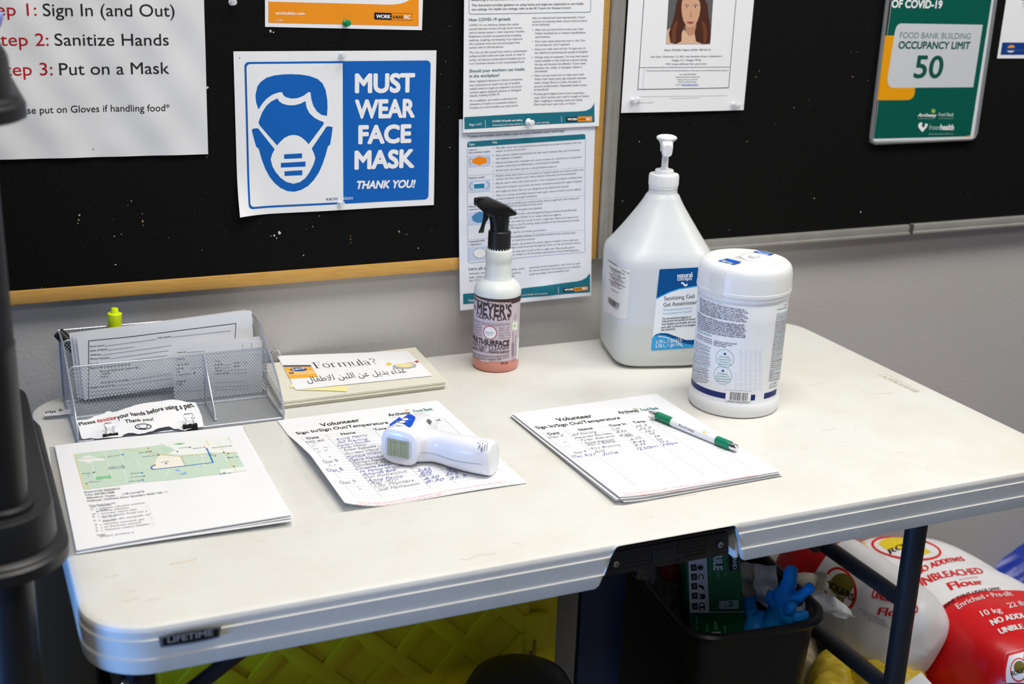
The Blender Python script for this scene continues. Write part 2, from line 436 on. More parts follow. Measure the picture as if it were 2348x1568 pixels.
# ------------------------------------------------------------------ push pins
def pin(px, py, colour, label, clear=False, off=.0015, group='push pins on the boards', tilt=(.12, -1, .1), sc=1.0):
    c = at(px, py, 1, -off)
    m = M('clear_pin_plastic', (235, 238, 240), .12, alpha=.55) if clear else M('pin_%d_%d_%d' % colour, colour, .3)
    t = thing('push_pin', label, 'push pin', c, group)
    g = G(); k = sc
    g.lathe([(.0042 * k, .0), (.0046 * k, .0012), (.004 * k, .002), (.0024 * k, .003), (.0022 * k, .0068), (.0036 * k, .0082), (.0042 * k, .0092), (.0038 * k, .0104), (.002 * k, .0108)], m, c, n=18, axis=tilt)
    g.build('pin_head', t)
    g = G(); d = Vector(tilt).normalized(); g.tube([c - d * (off + .0055), c + d * .0005], .0005, M('steel', (190, 190, 192), .3, metal=1), n=6); g.build('needle', t)
    return t

# ------------------------------------------------------------------ notices on the boards
# steps poster
c = at(473, 346.7, 1, 0)
a = -.004
sw, sh = .4318, .2794
O = (c.x - sw * math.cos(a) - sh * math.sin(a), c.z - sw * math.sin(a) + sh * math.cos(a))
s = wall_sheet(O[0] + .004, O[1], -.012, sw, sh, curl=lambda u, v: .0026 + .0016 * math.sin(u * 40 + v * 25) * math.sin(v * 31 + 1) + .0007 * math.sin(u * 95 - v * 60) + .0016 * math.exp(-((v - .245) / .02) ** 2) * math.sin(u * 55) * (.5 + .5 * math.sin(u * 21 + 2)), step=.006, maxlen=.008,
               mat=M('poster_paper', (228, 229, 232), .5, spec=.3))
s.crop(0, 0, 2.1774); KK = P((38, 36, 38))
for t, L, R in (('Step 1:', (-102, 76), (184, 78)), ('Step 2:', (-42, 228), (244, 228)), ('Step 3:', (-20, 378), (264, 375))): s.text(t, L, R, 62, REDINK, bold=0)
s.text('Sign In (and Out)', (216, 80), (872, 82), 62, KK); s.text('Sanitize Hands', (275, 228), (843, 226), 60, KK); s.text('Put on a Mask', (298, 375), (846, 368), 60, KK)
s.text('*Please put on Gloves if handling food*', (24, 568), (848, 553), 35, KK)
s.ell(s.hit(465, 745), .0007, .0007, BLACK, 2)
s.done('steps_poster', 'large white poster of red step numbers, at the left edge beside the shelf', 'poster')

# orange notice
s = wall_sheet(.6385, 1.4829, -.0204, LS, LL, off=.0008)
s.crop(0, 0, 2.1774)
s.poly([(1340, -60), (1340, 113), (2090, 130), (2090, -60)], ORANGE, 1, px=True)
s.poly([(1341, -60), (1341, 8), (1900, 22), (1960, 23), (2000, 18), (2030, 8), (2050, -6), (2062, -30), (2064, -60)], PAPER, 2, px=True)
s.text('worksafebc.com', (1375, 72), (1520, 74), 15, WHITEINK, 3, bold=.03); s.text('11/20', (1377, 104), (1412, 105), 9, WHITEINK, 3)
s.quad((1868, 62), (1955, 65), (1955, 100), (1868, 97), BLACK, 3)
s.line([(1955, 65), (2056, 68), (2056, 102), (1955, 100)], .0004, P((120, 70, 20)), 3)
s.text('WORK', (1878, 90), (1950, 92), 18, WHITEINK, 4, bold=.04); s.text('SAFE', (1960, 92), (2012, 94), 15, BLACK, 4, bold=.03); s.text('BC', (2019, 93), (2050, 95), 19, WHITEINK, 4, bold=.04)
s.done('safety_notice', 'notice with an orange band and a green pin, above the mask sign', 'notice')

# mask sign
BLUE = P((16, 98, 186))
def mcurl(u, v):
    d = max(0, (.05 - u) / .05) * max(0, (v - .15) / .066)
    return .0012 + .012 * d * d + .0007 * math.sin(u * 38) * math.sin(v * 22)
s = wall_sheet(.5905, 1.1728, -.0023, LL, LS, curl=mcurl, step=.006, maxlen=.008)
s.crop(0, 0, 2.1774)
s.rect(.0137, .0135, .2712, .2073, BLUE, 1, .006); s.rect(.0163, .0162, .1458, .2046, PAPER, 2, .005, '1001')
hp = s.poly
hp([(1290, 547), (1278, 510), (1275, 475), (1285, 430), (1302, 408), (1330, 388), (1370, 376), (1415, 371), (1455, 370), (1500, 372), (1545, 379), (1585, 394), (1610, 416), (1626, 450), (1634, 500), (1635, 540), (1632, 579), (1605, 573), (1582, 556), (1564, 528), (1554, 495), (1550, 461), (1540, 459), (1515, 478), (1485, 490), (1455, 492), (1425, 484), (1414, 474), (1408, 460), (1390, 461), (1360, 472), (1330, 493), (1310, 516)], BLUE, 3, px=True)
hp([(1290, 612), (1297, 590), (1309, 560), (1330, 527), (1355, 505), (1385, 491), (1394, 506), (1412, 518), (1440, 525), (1470, 525), (1500, 517), (1525, 504), (1530, 535), (1545, 565), (1570, 588), (1595, 601), (1617, 610), (1614, 622), (1541, 720), (1525, 702), (1505, 685), (1485, 676), (1468, 673), (1445, 676), (1420, 688), (1400, 706), (1383, 726), (1297, 627)], BLUE, 3, px=True)
hp([(1256, 648), (1266, 641), (1288, 640), (1371, 745), (1358, 770), (1351, 796), (1360, 830), (1376, 858), (1400, 887), (1430, 908), (1465, 917), (1498, 908), (1525, 888), (1546, 858), (1565, 820), (1574, 790), (1566, 762), (1556, 741), (1630, 632), (1642, 630), (1661, 634), (1655, 680), (1648, 722), (1637, 730), (1625, 775), (1610, 820), (1592, 860), (1568, 897), (1538, 928), (1505, 947), (1470, 957), (1435, 954), (1400, 938), (1370, 913), (1345, 882), (1325, 845), (1306, 795), (1291, 742), (1279, 733), (1268, 695)], BLUE, 3, px=True)
s.quad((1418, 770), (1508, 765), (1508, 789), (1418, 793), BLUE, 4); s.quad((1402, 813), (1525, 806), (1525, 831), (1402, 836), BLUE, 4); s.quad((1420, 855), (1509, 849), (1509, 874), (1420, 878), BLUE, 4)
for t, L, R, k in (('MUST', (1776, 460), (2066, 456), 88), ('WEAR', (1776, 588), (2066, 582), 86), ('FACE', (1793, 715), (2048, 708), 85), ('MASK', (1774, 842), (2064, 832), 85)): s.text(t, L, R, k, WHITEINK, 4, bold=.042)
s.text('THANK YOU!', (1776, 942), (2066, 935), 37, WHITEINK, 4, bold=.04, slant=.22)
s.text('KACHY', (1630, 1001), (1687, 999), 13, P((20, 70, 130)), 4, bold=.03); s.text('DESIGN', (1700, 998), (1760, 995), 13, WHITEINK, 4)
s.ell(s.hit(1195, 290), .0006, .0006, BLACK, 2)
s.done('mask_sign', 'blue and white face mask sign, landscape, left of the document pages', 'sign')
pin(792, 53, (20, 140, 84), 'green push pin in the orange notice')
pin(783, 126, (230, 232, 234), 'clear push pin at the top edge of the mask sign', True, off=.002)
pin(779, 467, (230, 232, 234), 'clear push pin at the bottom edge of the mask sign', True, off=.002)
pin(531, 5, (230, 232, 234), 'clear push pin alone on the black felt near the steps poster', True, off=.0)

# guidance page two (behind), then page one
def wordmark(s, q, cols=(P((34, 34, 36)), ORANGE)):
    (x0, y0), (x1, y1), (x2, y2), (x3, y3) = q; f = .45
    mt = (x0 + (x1 - x0) * f, y0 + (y1 - y0) * f); mb = (x3 + (x2 - x3) * f, y3 + (y2 - y3) * f)
    s.quad(q[0], mt, mb, q[3], cols[0], 3); s.quad(mt, q[1], q[2], mb, cols[1], 3)
    H = y3 - y0
    def b(f_): return (x3 + (x2 - x3) * f_, y3 + (y2 - y3) * f_ - H * .28)
    s.text('WORK', b(.05), b(.43), H * .48, WHITEINK, 4, bold=.05); s.text('SAFE', b(.49), b(.74), H * .4, BLACK, 4, bold=.03); s.text('BC', b(.78), b(.96), H * .48, WHITEINK, 4, bold=.04)
def p2c(u, v):
    k = max(0, (v - .12) / .16)
    return .003 + .004 * k * k + .0025 * k * math.sin(u * 30 + 1) + .004 * math.exp(-((v - .265) / .012) ** 2) * math.exp(-((u - .14) / .02) ** 2)
s = wall_sheet(.9048, 1.0768, .022, LS, LL, off=.0005, curl=p2c, step=.006, maxlen=.008, mat=M('thin_paper', (228, 232, 242), .75, spec=.2))
s.crop(1000, 280, 3.5625)
s.text('Types of masks and their use in non-health care settings', (257, 127), (1046, 78), 18, TEALTXT, 2)
s.poly([(255, 205), (254, 175), (262, 162), (275, 158), (1205, 97), (1218, 104), (1220, 138)], TEAL, 1, px=True)
s.text('Type', (266, 190), (312, 187), 17, WHITEINK, 2, bold=.02); s.text('Use', (462, 173), (496, 171), 17, WHITEINK, 2, bold=.02)
s.line([(255, 205), (262, 1140), (275, 1150), (1210, 1062), (1216, 1050), (1220, 138)], .0005, P((120, 150, 190)), 1)
for q in ([(257, 438), (1218, 368)], [(259, 668), (1218, 598)], [(260, 962), (1217, 878)]): s.line(q, .00035, P((175, 190, 210)), 1)
LB = P((196, 210, 236))
for y0, y1 in ((274, 352), (478, 560), (735, 825), (1022, 1115)):
    s.quad((266, y0), (442, y0 - 12), (442, y1 + 2), (266, y1 + 16), LB, 1)
s.poly([(292, 305), (320, 292), (352, 278), (385, 287), (412, 290), (416, 330), (385, 340), (352, 354), (318, 340), (297, 338)], P((245, 140, 20)), 2, px=True)
s.ring((288, 320), 18, 22, .0005, P((60, 70, 90)), 2, px=True, a0=PI / 2, a1=1.5 * PI); s.ring((418, 312), 20, 22, .0005, P((60, 70, 90)), 2, px=True, a0=-PI / 2, a1=PI / 2)
s.quad((305, 495), (400, 488), (402, 540), (307, 548), WHITEINK, 2); s.quad((308, 506), (394, 499), (396, 538), (310, 544), P((35, 130, 170)), 3)
s.ring((298, 523), 24, 26, .0006, P((90, 100, 120)), 2, px=True, a0=PI / 2, a1=1.5 * PI); s.ring((408, 515), 24, 26, .0006, P((90, 100, 120)), 2, px=True, a0=-PI / 2, a1=PI / 2)
s.poly([(288, 775), (320, 745), (350, 730), (385, 733), (420, 760), (425, 790), (380, 820), (335, 822), (300, 805)], P((72, 132, 182)), 2, px=True)
s.poly([(300, 1062), (325, 1040), (355, 1030), (390, 1033), (415, 1050), (425, 1080), (395, 1100), (350, 1110), (320, 1095)], P((236, 238, 240)), 2, px=True)
s.ring((355, 1070), 52, 40, .0004, P((80, 90, 110)), 2, px=True)
for t, L, R in (('Cloth or', (266, 235), (338, 229)), ('non-medical masks', (266, 256), (440, 244)), ('Medical masks', (266, 464), (396, 453)), ('Medical', (266, 697), (350, 690)), ('respirators', (266, 720), (360, 712)), ('Industrial N95', (273, 983), (396, 972)), ('respirators', (273, 1007), (368, 999))): s.text(t, L, R, 13, P((70, 74, 84)), 2, bold=.012)
RG = P((86, 92, 104))
for t, L, R in (('May offer some level of protection by preventing the spread of droplets from the', (488, 217), (1182, 172)), ('wearer to others around them.', (488, 244), (740, 226)), ('Not a proven method of protection for the wearer because they may not prevent', (488, 278), (1174, 231)), ('the inhalation of droplets.', (488, 306), (704, 290)),
    ('May be considered by employers for use by workers or customers as a protective', (488, 338), (1186, 290)), ('measure when physical distancing is not practical or feasible.', (488, 368), (1008, 330)), ('Should never be relied upon as a sole protective measure.', (488, 402), (984, 366)),
    ('Medical masks (also known as procedure or surgical masks) are used by health care', (487, 446), (1202, 394)), ('workers for direct patient care where physical distancing can\'t be maintained.', (487, 473), (1144, 424)), ('May be used in other jobs where there\'s a risk of exposure to blood or bodily fluids.', (486, 506), (1194, 455)), ('When worn properly, can protect the wearer and others around them against droplets.', (486, 539), (1192, 487)),
    ('Are single-use items that are not designed to be cleaned and reused.', (486, 573), (1084, 529)), ('There is a variety of certified medical mask types, some of which may be difficult', (486, 606), (1184, 553)), ('to source because of supply limitations.', (486, 634), (826, 608)),
    ('Used primarily by health care workers where there is significant risk of exposure', (486, 679), (1170, 626)), ('to airborne particles and aerosols.', (560, 694), (870, 672)), ('Protects from droplets and splashes.', (540, 730), (868, 706)), ('Used during and after aerosol-generating procedures performed', (520, 765), (1146, 722)), ('on patients with COVID-19 or other infectious agents.', (520, 796), (1022, 760)),
    ('Seals over the nose and mouth to form a tight seal. Must be fit-tested and', (520, 824), (1156, 780)), ('worn subject to the fit-testing requirements of the Occupational Health', (520, 853), (1168, 806)), ('and Safety (OHS) Regulation.', (500, 880), (734, 862)), ('Not generally used by non-health care workers.', (510, 914), (902, 886)),
    ('Used in non-medical settings to protect workers from inhaling dust,', (520, 952), (1142, 908)), ('fumes, or hazardous aerosols.', (560, 976), (810, 958)), ('When worn properly, can protect the wearer against droplets. If the respirator', (486, 1015), (1164, 966)), ('has a valve, droplets could be spread through the valve, so may not protect others.', (486, 1043), (1180, 990)), ('Seals over the nose and mouth to form a tight seal. Must be fit-tested', (520, 1072), (1128, 1028)), ('and worn properly. Subject to the fit-testing requirements of the OHS Regulation.', (486, 1102), (1172, 1050))):
    s.text(t, L, R, 14, RG, 2)
    if R[0] > 980: s.ell(s.hit(466, L[1] - 5 + (488 - L[0]) * -.07), .0006, .0006, RG, 2)
s.text("Let's all do our part", (266, 1210), (560, 1190), 22, TEALTXT, 2, bold=.01)
for t, L, R in (('When workplaces are healthy and', (268, 1246), (718, 1200)), ('safe, they contribute to our province,', (268, 1276), (695, 1232)), ('As COVID-19 restrictions lift', (268, 1303), (640, 1262)), ('businesses resume operations, let\'s all do our part.', (760, 1195), (1180, 1158)), ('For more information and resources on workplace', (760, 1222), (1178, 1184)), ('health and safety, visit worksafebc.com.', (760, 1250), (1090, 1216))): s.text(t, L, R, 14, RG, 2)
s.poly([(220, 1402), (690, 1360), (1150, 1300), (1190, 1290), (1225, 1270), (1250, 1240), (1257, 1236), (1257, 1388), (690, 1436), (221, 1487)], TEAL, 1, px=True)
s.text('Page 2 of 2', (265, 1465), (390, 1452), 17, WHITEINK, 3); s.line([(998, 1345), (998, 1400)], .0005, WHITEINK, 3)
s.text('Selecting and using masks in non-health care settings', (470, 1448), (910, 1402), 13, WHITEINK, 3)
wordmark(s, [(1038, 1356), (1238, 1342), (1240, 1370), (1038, 1388)])
s.done('guidance_page', 'lower guidance page with mask pictures, hanging behind the spray bottle', 'document page')

s = wall_sheet(.9058, 1.3379, .01375, LS, LL, off=.0062, curl=lambda u, v: .0012 * (1 + math.sin(u * 26)) * v / .28, step=.008, maxlen=.01)
s.crop(1000, 0, 4.3565)
s.line([(327, -360), (329, 120), (334, 134), (345, 142), (1530, 120), (1543, 110), (1550, -380)], .0006, P((70, 110, 135)), 1, closed=True)
for k in range(6): s.greek((352, -40 - k * 42), (1490, -56 - k * 42), 20, P((60, 64, 70)))
s.text('distancing is not possible, masks can help reduce the spread.', (352, 8), (1200, -8), 20, P((60, 64, 70)), 2, bold=.01)
s.text('This document provides guidance on using masks and single-use respirators in non-health', (355, 62), (1470, 46), 22, P((70, 74, 80)), 2, bold=.01); s.text('care settings. For health care settings, refer to the', (355, 104), (965, 92), 22, P((70, 74, 80)), 2, bold=.01); s.text('BC Centre for Disease Control.', (978, 92), (1350, 87), 22, TEALTXT, 2, bold=.006)
s.text('How COVID-19 spreads', (328, 212), (742, 202), 30, TEALTXT, 2, bold=.012)
s.text('Should your workers use masks', (333, 724), (882, 702), 30, TEALTXT, 2, bold=.012); s.text('in the workplace?', (333, 774), (632, 764), 30, TEALTXT, 2, bold=.012)
for t, L, R in (('COVID-19 is an infectious disease that mainly', (328, 260), (826, 250)), ('spreads between humans through direct contact', (328, 298), (858, 284)), ('with an infected person or their respiratory droplets.', (328, 336), (884, 320)), ('Respiratory droplets are generated by breathing,', (329, 372), (852, 360)), ('speaking, coughing, and sneezing. Your exposure', (329, 410), (862, 396)), ('risk is greatest when you have prolonged close', (329, 447), (836, 433)), ('contact with an infected person.', (329, 484), (674, 474)),
    ('The virus can also spread if you touch a contaminated', (330, 533), (904, 515)), ('surface and then touch your eyes, mouth, or nose. A', (330, 570), (882, 550)), ('surface can become contaminated if droplets land on', (331, 608), (890, 588)), ('it or if someone touches it with contaminated hands.', (331, 644), (884, 624)),
    ('Some regulated industries or industry associations', (334, 822), (862, 798)), ('may recommend or require the use of certified', (334, 860), (834, 836)), ('medical masks or single-use respirators to protect', (334, 896), (856, 870)), ('workers against chemical, physical, or biological', (335, 932), (846, 906)), ('hazards, including COVID-19.', (335, 966), (634, 950)), ('As an employer, you need to understand the', (336, 1014), (808, 990)), ('limitations of masks as a protective measure.', (337, 1050), (808, 1026)), ('If masks are recommended, you must ensure', (338, 1086), (816, 1060)),
    ('they are selected and used appropriately. If your', (960, 188), (1488, 178)), ('workers are wearing masks, ensure they are aware', (960, 224), (1506, 214)), ('of the following:', (960, 256), (1134, 252)), ('Make sure you know how to wear your mask.', (990, 306), (1472, 296)), ('Follow manufacturer or industry specifications', (990, 342), (1490, 332)), ('and directions.', (989, 378), (1142, 374)), ("Don't wear masks below the nose or chin. This", (988, 422), (1486, 412)), ('can increase the risk of exposure.', (988, 458), (1338, 450)), ("Keep your mask clean and dry. If it gets wet, it's", (987, 500), (1496, 488)), ('less effective at preventing the spread of droplets.', (986, 536), (1516, 524)),
    ('Change masks as necessary. You may need several', (985, 580), (1518, 568)), ('masks available as they build up moisture during', (984, 616), (1506, 604)), ('the day and become less effective. If your mask', (984, 652), (1494, 640)), ('becomes wet, soiled, or damaged, replace it', (983, 688), (1456, 676)), ('immediately.', (983, 722), (1114, 718)), ('Make sure you know how to clean your mask.', (982, 764), (1480, 750)), ('Wash cloth masks every day using the warmest', (982, 800), (1500, 786)), ('water setting. Store in a clean, dry place to', (981, 836), (1446, 822)), ('prevent contamination. Disposable masks cannot', (980, 872), (1504, 856)), ('be laundered.', (980, 904), (1124, 900)), ("Practise good hygiene even if you're wearing a", (978, 948), (1480, 934)), ("mask. Don't remove your mask to cough or sneeze.", (978, 984), (1528, 966)), ('After coughing or sneezing, wash your hands.', (977, 1018), (1464, 1004)), ("Don't touch your eyes, nose, or mouth.", (977, 1052), (1394, 1040))):
    s.text(t, L, R, 19, BODY, 2, bold=.004)
for x, y in ((965, 298), (962, 412), (960, 494), (958, 573), (955, 757), (952, 941)): s.ell(s.hit(x, y), .0006, .0006, BODY, 2)
s.poly([(281, 1170), (800, 1138), (1430, 1112), (1500, 1104), (1545, 1082), (1570, 1048), (1580, 1022), (1582, 1220), (900, 1250), (283, 1290)], TEAL, 1, px=True)
s.text('Page 1 of 2', (332, 1256), (454, 1248), 22, WHITEINK, 3, bold=.01); s.line([(490, 1198), (492, 1268)], .0005, WHITEINK, 3); s.line([(1251, 1158), (1253, 1224)], .0005, WHITEINK, 3)
s.text('COVID-19 health and safety:', (560, 1220), (862, 1206), 18, WHITEINK, 3, bold=.03); s.text('Selecting and using masks in non-health care settings', (562, 1258), (1128, 1226), 17, WHITEINK, 3)
wordmark(s, [(1296, 1168), (1556, 1160), (1558, 1212), (1298, 1216)])
s.done('guidance_page', 'upper guidance page of two text columns, pinned over the mask picture page', 'document page')
pin(1210, 279, (240, 240, 240), 'white push pin in the teal band of the upper guidance page', off=.0088, tilt=(.35, -1, -.1), sc=1.15)

# missing person notice
s = wall_sheet(1.1658, 1.3585, -.0059, LS, LL, off=.0008, curl=lambda u, v: .001 + .002 * (v / .28) ** 2 * math.sin(u * 15), step=.01, maxlen=.012)
s.crop(1360, 0, 2.3765)
s.line([(310, -480), (243, 487), (738, 478), (820, -480)], .0009, P((50, 52, 60)), 1, closed=True); s.line([(252, 368), (746, 365)], .0006, P((70, 72, 80)), 1); s.line([(278, 369), (270, 486)], .0004, LINE, 1)
s.quad((413, -40), (656, -44), (638, 240), (397, 240), P((96, 98, 96)), 1)
HAIR = P((78, 44, 32)); HAIR2 = P((112, 64, 44)); SKIN = P((214, 166, 134)); SKIN2 = P((196, 142, 112))
s.poly([(397, 240), (402, 165), (420, 152), (470, 150), (500, 168), (560, 165), (600, 150), (640, 165), (638, 240)], P((222, 182, 154)), 2, px=True)
s.poly([(420, 232), (412, 180), (432, 120), (446, 70), (452, 20), (470, -18), (505, -40), (560, -42), (600, -20), (622, 25), (628, 80), (638, 140), (640, 200), (636, 238), (596, 240), (560, 225), (552, 180), (560, 140), (500, 140), (482, 180), (480, 225), (450, 240)], HAIR, 3, px=True)
s.poly([(424, 228), (430, 160), (450, 110), (462, 120), (448, 170), (452, 222), (440, 238)], HAIR2, 4, px=True); s.poly([(590, 110), (612, 130), (622, 190), (614, 236), (600, 236), (600, 180)], HAIR2, 4, px=True)
s.poly([(500, 140), (505, 170), (520, 196), (545, 190), (560, 150), (562, 120)], SKIN2, 4, px=True)
s.poly([(480, 40), (484, 5), (505, -22), (535, -28), (562, -18), (580, 10), (584, 45), (578, 85), (566, 118), (548, 142), (526, 150), (508, 142), (492, 115), (483, 80)], SKIN, 5, px=True)
for x, y in ((508, 40), (556, 39)):
    s.ell((x, y), 10, 4, P((236, 226, 218)), 6, px=True); s.ell((x, y), 4, 4, P((52, 50, 46)), 7, px=True); s.line([(x - 14, y - 10), (x, y - 15), (x + 14, y - 10)], .0007, HAIR, 6); s.line([(x - 10, y - 4), (x, y - 6), (x + 10, y - 4)], .0005, HAIR, 7)
s.poly([(526, 85), (532, 50), (538, 85), (532, 92)], SKIN2, 6, px=True); s.ell((532, 90), 12, 4, SKIN2, 6, px=True)
s.poly([(506, 122), (520, 116), (528, 118), (536, 116), (550, 121), (538, 131), (524, 132)], P((172, 96, 92)), 6, px=True); s.line([(506, 122), (528, 124), (550, 121)], .0004, P((110, 50, 50)), 7)
IK = P((88, 90, 100))
for t, L, R, k in (('Name: POWER, Meghan (DOB: 1987-03-17)', (388, 277), (640, 275), 9), ('Last Seen : November 12, 2021 near Salvation Army in Abbotsford.', (314, 313), (702, 310), 9), ('Height: 5\'1", Weight: 99 lbs.', (430, 333), (590, 331), 9), ('W/F, Long red/brown hair, green eyes.', (394, 353), (620, 351), 9), ('If you have any information on the whereabouts of the above noted individual please contact:', (290, 388), (734, 386), 7), ('Cst. Jeff STEWART', (470, 409), (564, 408), 7), ('Abbotsford Police Department,', (448, 423), (582, 421), 6), ('Missing Persons Section', (460, 437), (570, 435), 6), ('Phone: 604-859-5361', (464, 450), (562, 449), 6)): s.text(t, L, R, k, IK, 2, bold=.012)
s.text('Email:', (450, 464), (478, 464), 6, IK, 2); s.greek((482, 464), (572, 463), 7, P((70, 90, 190)), 2); s.line([(482, 467), (572, 466)], .0004, P((70, 90, 190)), 2)
s.greek((252, 528), (732, 522), 5, P((180, 182, 188))); s.greek((420, 538), (578, 536), 5, P((180, 182, 188))); s.greek((240, 563), (325, 561), 6, P((150, 152, 158)))
s.done('missing_person_notice', 'white notice with a portrait of a long haired woman, pinned by four clear pins', 'notice')
for x, y, l in ((1449, 230, 'left pin of the pair at the lower left of the portrait notice'), (1461, 229, 'right pin of the pair at the lower left of the portrait notice'), (1681, 239, 'left pin of the pair at the lower right of the portrait notice'), (1692, 241, 'right pin of the pair at the lower right of the portrait notice')):
    pin(x, y, (230, 232, 234), 'clear ' + l, True, off=.004, sc=.9)

# occupancy limit sign in a clear sleeve
GRN = P((8, 90, 76), .35); GRT = P((12, 84, 72)); AMB = P((236, 160, 16), .35); PALE = P((206, 210, 214), .35)
oc = thing('occupancy_sign', 'green and amber occupancy limit sign in a clear plastic holder', 'sign', at(2115, 330, 1, -.003))
s = wall_sheet(1.6398, 1.3003, -.0139, LS, LL, off=.0045, mat=M('sign_card', (226, 230, 234), .3), maxlen=.3)
s.crop(1900, 0, 4.48)
e_ = [s.hit(*p) for p in ((462, 1420), (1455, 1402))]; s.rect(e_[0][0], .008, e_[1][0], (e_[0][1] + e_[1][1]) / 2, GRN, 1)
s.poly([(575, 365), (690, 365), (690, 900), (886, 900), (884, 950), (872, 990), (848, 1015), (815, 1027), (484, 1030)], AMB, 2, px=True)
s.poly([(1582, 254), (740, 240), (712, 252), (692, 280), (678, 330), (604, 800), (606, 850), (624, 885), (655, 902), (1484, 896)], PALE, 3, px=True)
s.text('OF COVID-19', (645, 76), (1158, 84), 78, WHITEINK, 4, bold=.035)
s.text('FOOD BANK BUILDING', (728, 392), (1452, 402), 62, P((70, 120, 110)), 4); s.text('OCCUPANCY LIMIT', (714, 498), (1444, 502), 72, GRT, 4, bold=.035); s.text('50', (872, 796), (1154, 798), 222, GRT, 4, bold=.02)
s.text('Archway', (914, 1198), (1100, 1200), 36, WHITEINK, 4, bold=.03, slant=.15); s.ell((1075, 1140), 22, 22, P((120, 190, 60)), 4, px=True); s.ell((1075, 1142), 12, 12, P((240, 150, 40)), 5, px=True); s.line([(912, 1218), (1078, 1218)], .0006, P((150, 190, 180)), 4)
s.text('Food Bank', (1126, 1192), (1280, 1194), 36, P((190, 214, 208)), 4, bold=.02); s.line([(1126, 1216), (1280, 1217)], .0006, P((150, 190, 180)), 4)
s.poly([(918, 1300), (925, 1268), (945, 1256), (962, 1262), (955, 1290), (965, 1310), (985, 1300), (990, 1268), (1018, 1272), (1010, 1300), (985, 1330), (962, 1356), (940, 1335)], WHITEINK, 4, px=True)
s.text('fraser', (1028, 1330), (1140, 1332), 50, P((180, 206, 202)), 4); s.text('health', (1142, 1332), (1280, 1334), 56, WHITEINK, 4, bold=.03); s.text('Better health. Best in health care.', (1028, 1382), (1280, 1380), 16, P((150, 190, 184)), 4)
s.poly([(1400, 1402), (1430, 1392), (1457, 1390), (1456, 1402)], AMB, 2, px=True)
s.done('printed_sheet', parent=oc)
ACR = M('clear_acrylic', (238, 240, 240), .06, trans=.96, ior=1.3)
cc = [at(x, y, 1, -.0045) for x, y in ((1991, 330), (2236, 323))]
xa, xb, zb = cc[0].x + .003, cc[1].x - .001, cc[0].z + .001
g = G(); zt = 1.305
g.box(((xa + xb) / 2, -.0015, (zt + zb) / 2), (xb - xa, .002, zt - zb), ACR, bev=.0006); g.build('holder_back', oc)
RIMM = M('acrylic_edge', (150, 152, 152), .2, trans=.35)
g = G(); g.tube([(xa, -.005, zt), (xa, -.005, zb + .01), (xa + .003, -.005, zb + .003), (xa + .01, -.005, zb), (xb - .01, -.005, zb), (xb - .003, -.005, zb + .003), (xb, -.005, zb + .01), (xb, -.005, zt)], .0032, RIMM, n=8); g.build('holder_rim', oc)

# sheet cut by the right edge of the frame
c = at(2286, 131, 1, 0)
s = wall_sheet(c.x + .002, c.z + LL - .002, -.008, LS, LL, off=.001); s.crop(1900, 0, 4.48)
b0 = s.hit(1780, 436); b1 = s.hit(1764, 550)
s.rect(.006, b0[1], .21, b1[1] + .002, P((18, 60, 136)), 1); s.ell((b0[0] + .022, b0[1] + .009), .008, .005, P((236, 160, 60)), 2, a0=PI, a1=2 * PI); s.ell((b0[0] + .022, b0[1] + .013), .008, .0035, P((226, 230, 236)), 3, a0=0, a1=PI)
for k, w in ((.0, .02), (.03, .03)): s.greek((1815 + k * 3000, 522), (1815 + k * 3000 + 130, 523), 14, P((70, 110, 170)), 3)
s.ring((b0[0] + .075, b0[1] + .012), .009, .008, .001, WHITEINK, 3)
for i in range(16): s.greek((1990 - i * 0 - (7 - i) * -7, 258 - i * 31), (2360, 262 - i * 31), 15, BODY)
s.done('information_sheet', 'white sheet with a dark blue bottom band, at the far right of the notice board', 'document page')
# ------------------------------------------------------------------ the folding table
TX0, TX1, TY0, TY1 = .305, 1.487, -.648, -.022
HDPE = M('table_plastic', (224, 224, 219), .42, spec=.4, noise=(7, .5, (206, 196, 180)), bump=(300, .12))
HDPE2 = HDPE
BLKP = M('black_plastic', (22, 22, 24), .38, spec=.5, bump=(350, .15))
STEEL = M('steel', (190, 190, 192), .3, metal=1)
LEGM = M('grey_enamel_tube', (40, 41, 44), .42)
tb = thing('folding_table', 'off-white plastic folding table with a black carry handle in its front edge', 'table', (.896, -.335, 0))
def outline(ins, r, dens):
    x0, x1, y0, y1 = TX0 + ins, TX1 - ins, TY0 + ins, TY1 - ins; rr = max(.004, r - ins); pts = []
    for cx, cy, a0 in ((x1 - rr, y0 + rr, -PI / 2), (x1 - rr, y1 - rr, 0), (x0 + rr, y1 - rr, PI / 2), (x0 + rr, y0 + rr, PI)):
        pts += [(cx + rr * math.cos(a0 + i * PI / 24), cy + rr * math.sin(a0 + i * PI / 24)) for i in range(13)]
    n = dens; a, b = pts[-1], pts[0]
    pts += [(a[0] + (b[0] - a[0]) * i / n, a[1] + (b[1] - a[1]) * i / n) for i in range(1, n)]
    return pts
def zlow(x, y):
    """lower edge of the apron: it rises over the carry handle"""
    if y > TY0 + .03 : return .687
    def sm(t): t = min(1, max(0, t)); return t * t * (3 - 2 * t)
    k = sm((x - .812) / .022) * sm((.996 - x) / .018)
    return .687 + k * .0466
g = G()
prof = [(.0085, .737), (.0045, .7362), (.0018, .7345), (.0005, .732), (.0002, .729), (.0012, .7232), (-.0006, .7225), (.0016, .7034), (-.0002, .7027), (.0016, .689), (.0024, .687), (.006, .687), (.006, .71)]
rings = []
for ins, z in prof:
    rings.append([Vector((x, y, z if ins == .0085 else max(z, zlow(x, y)))) for x, y in outline(ins, .062, 420)])
n = len(rings[0]); o0 = len(g.v)
for r in rings: g.v += r
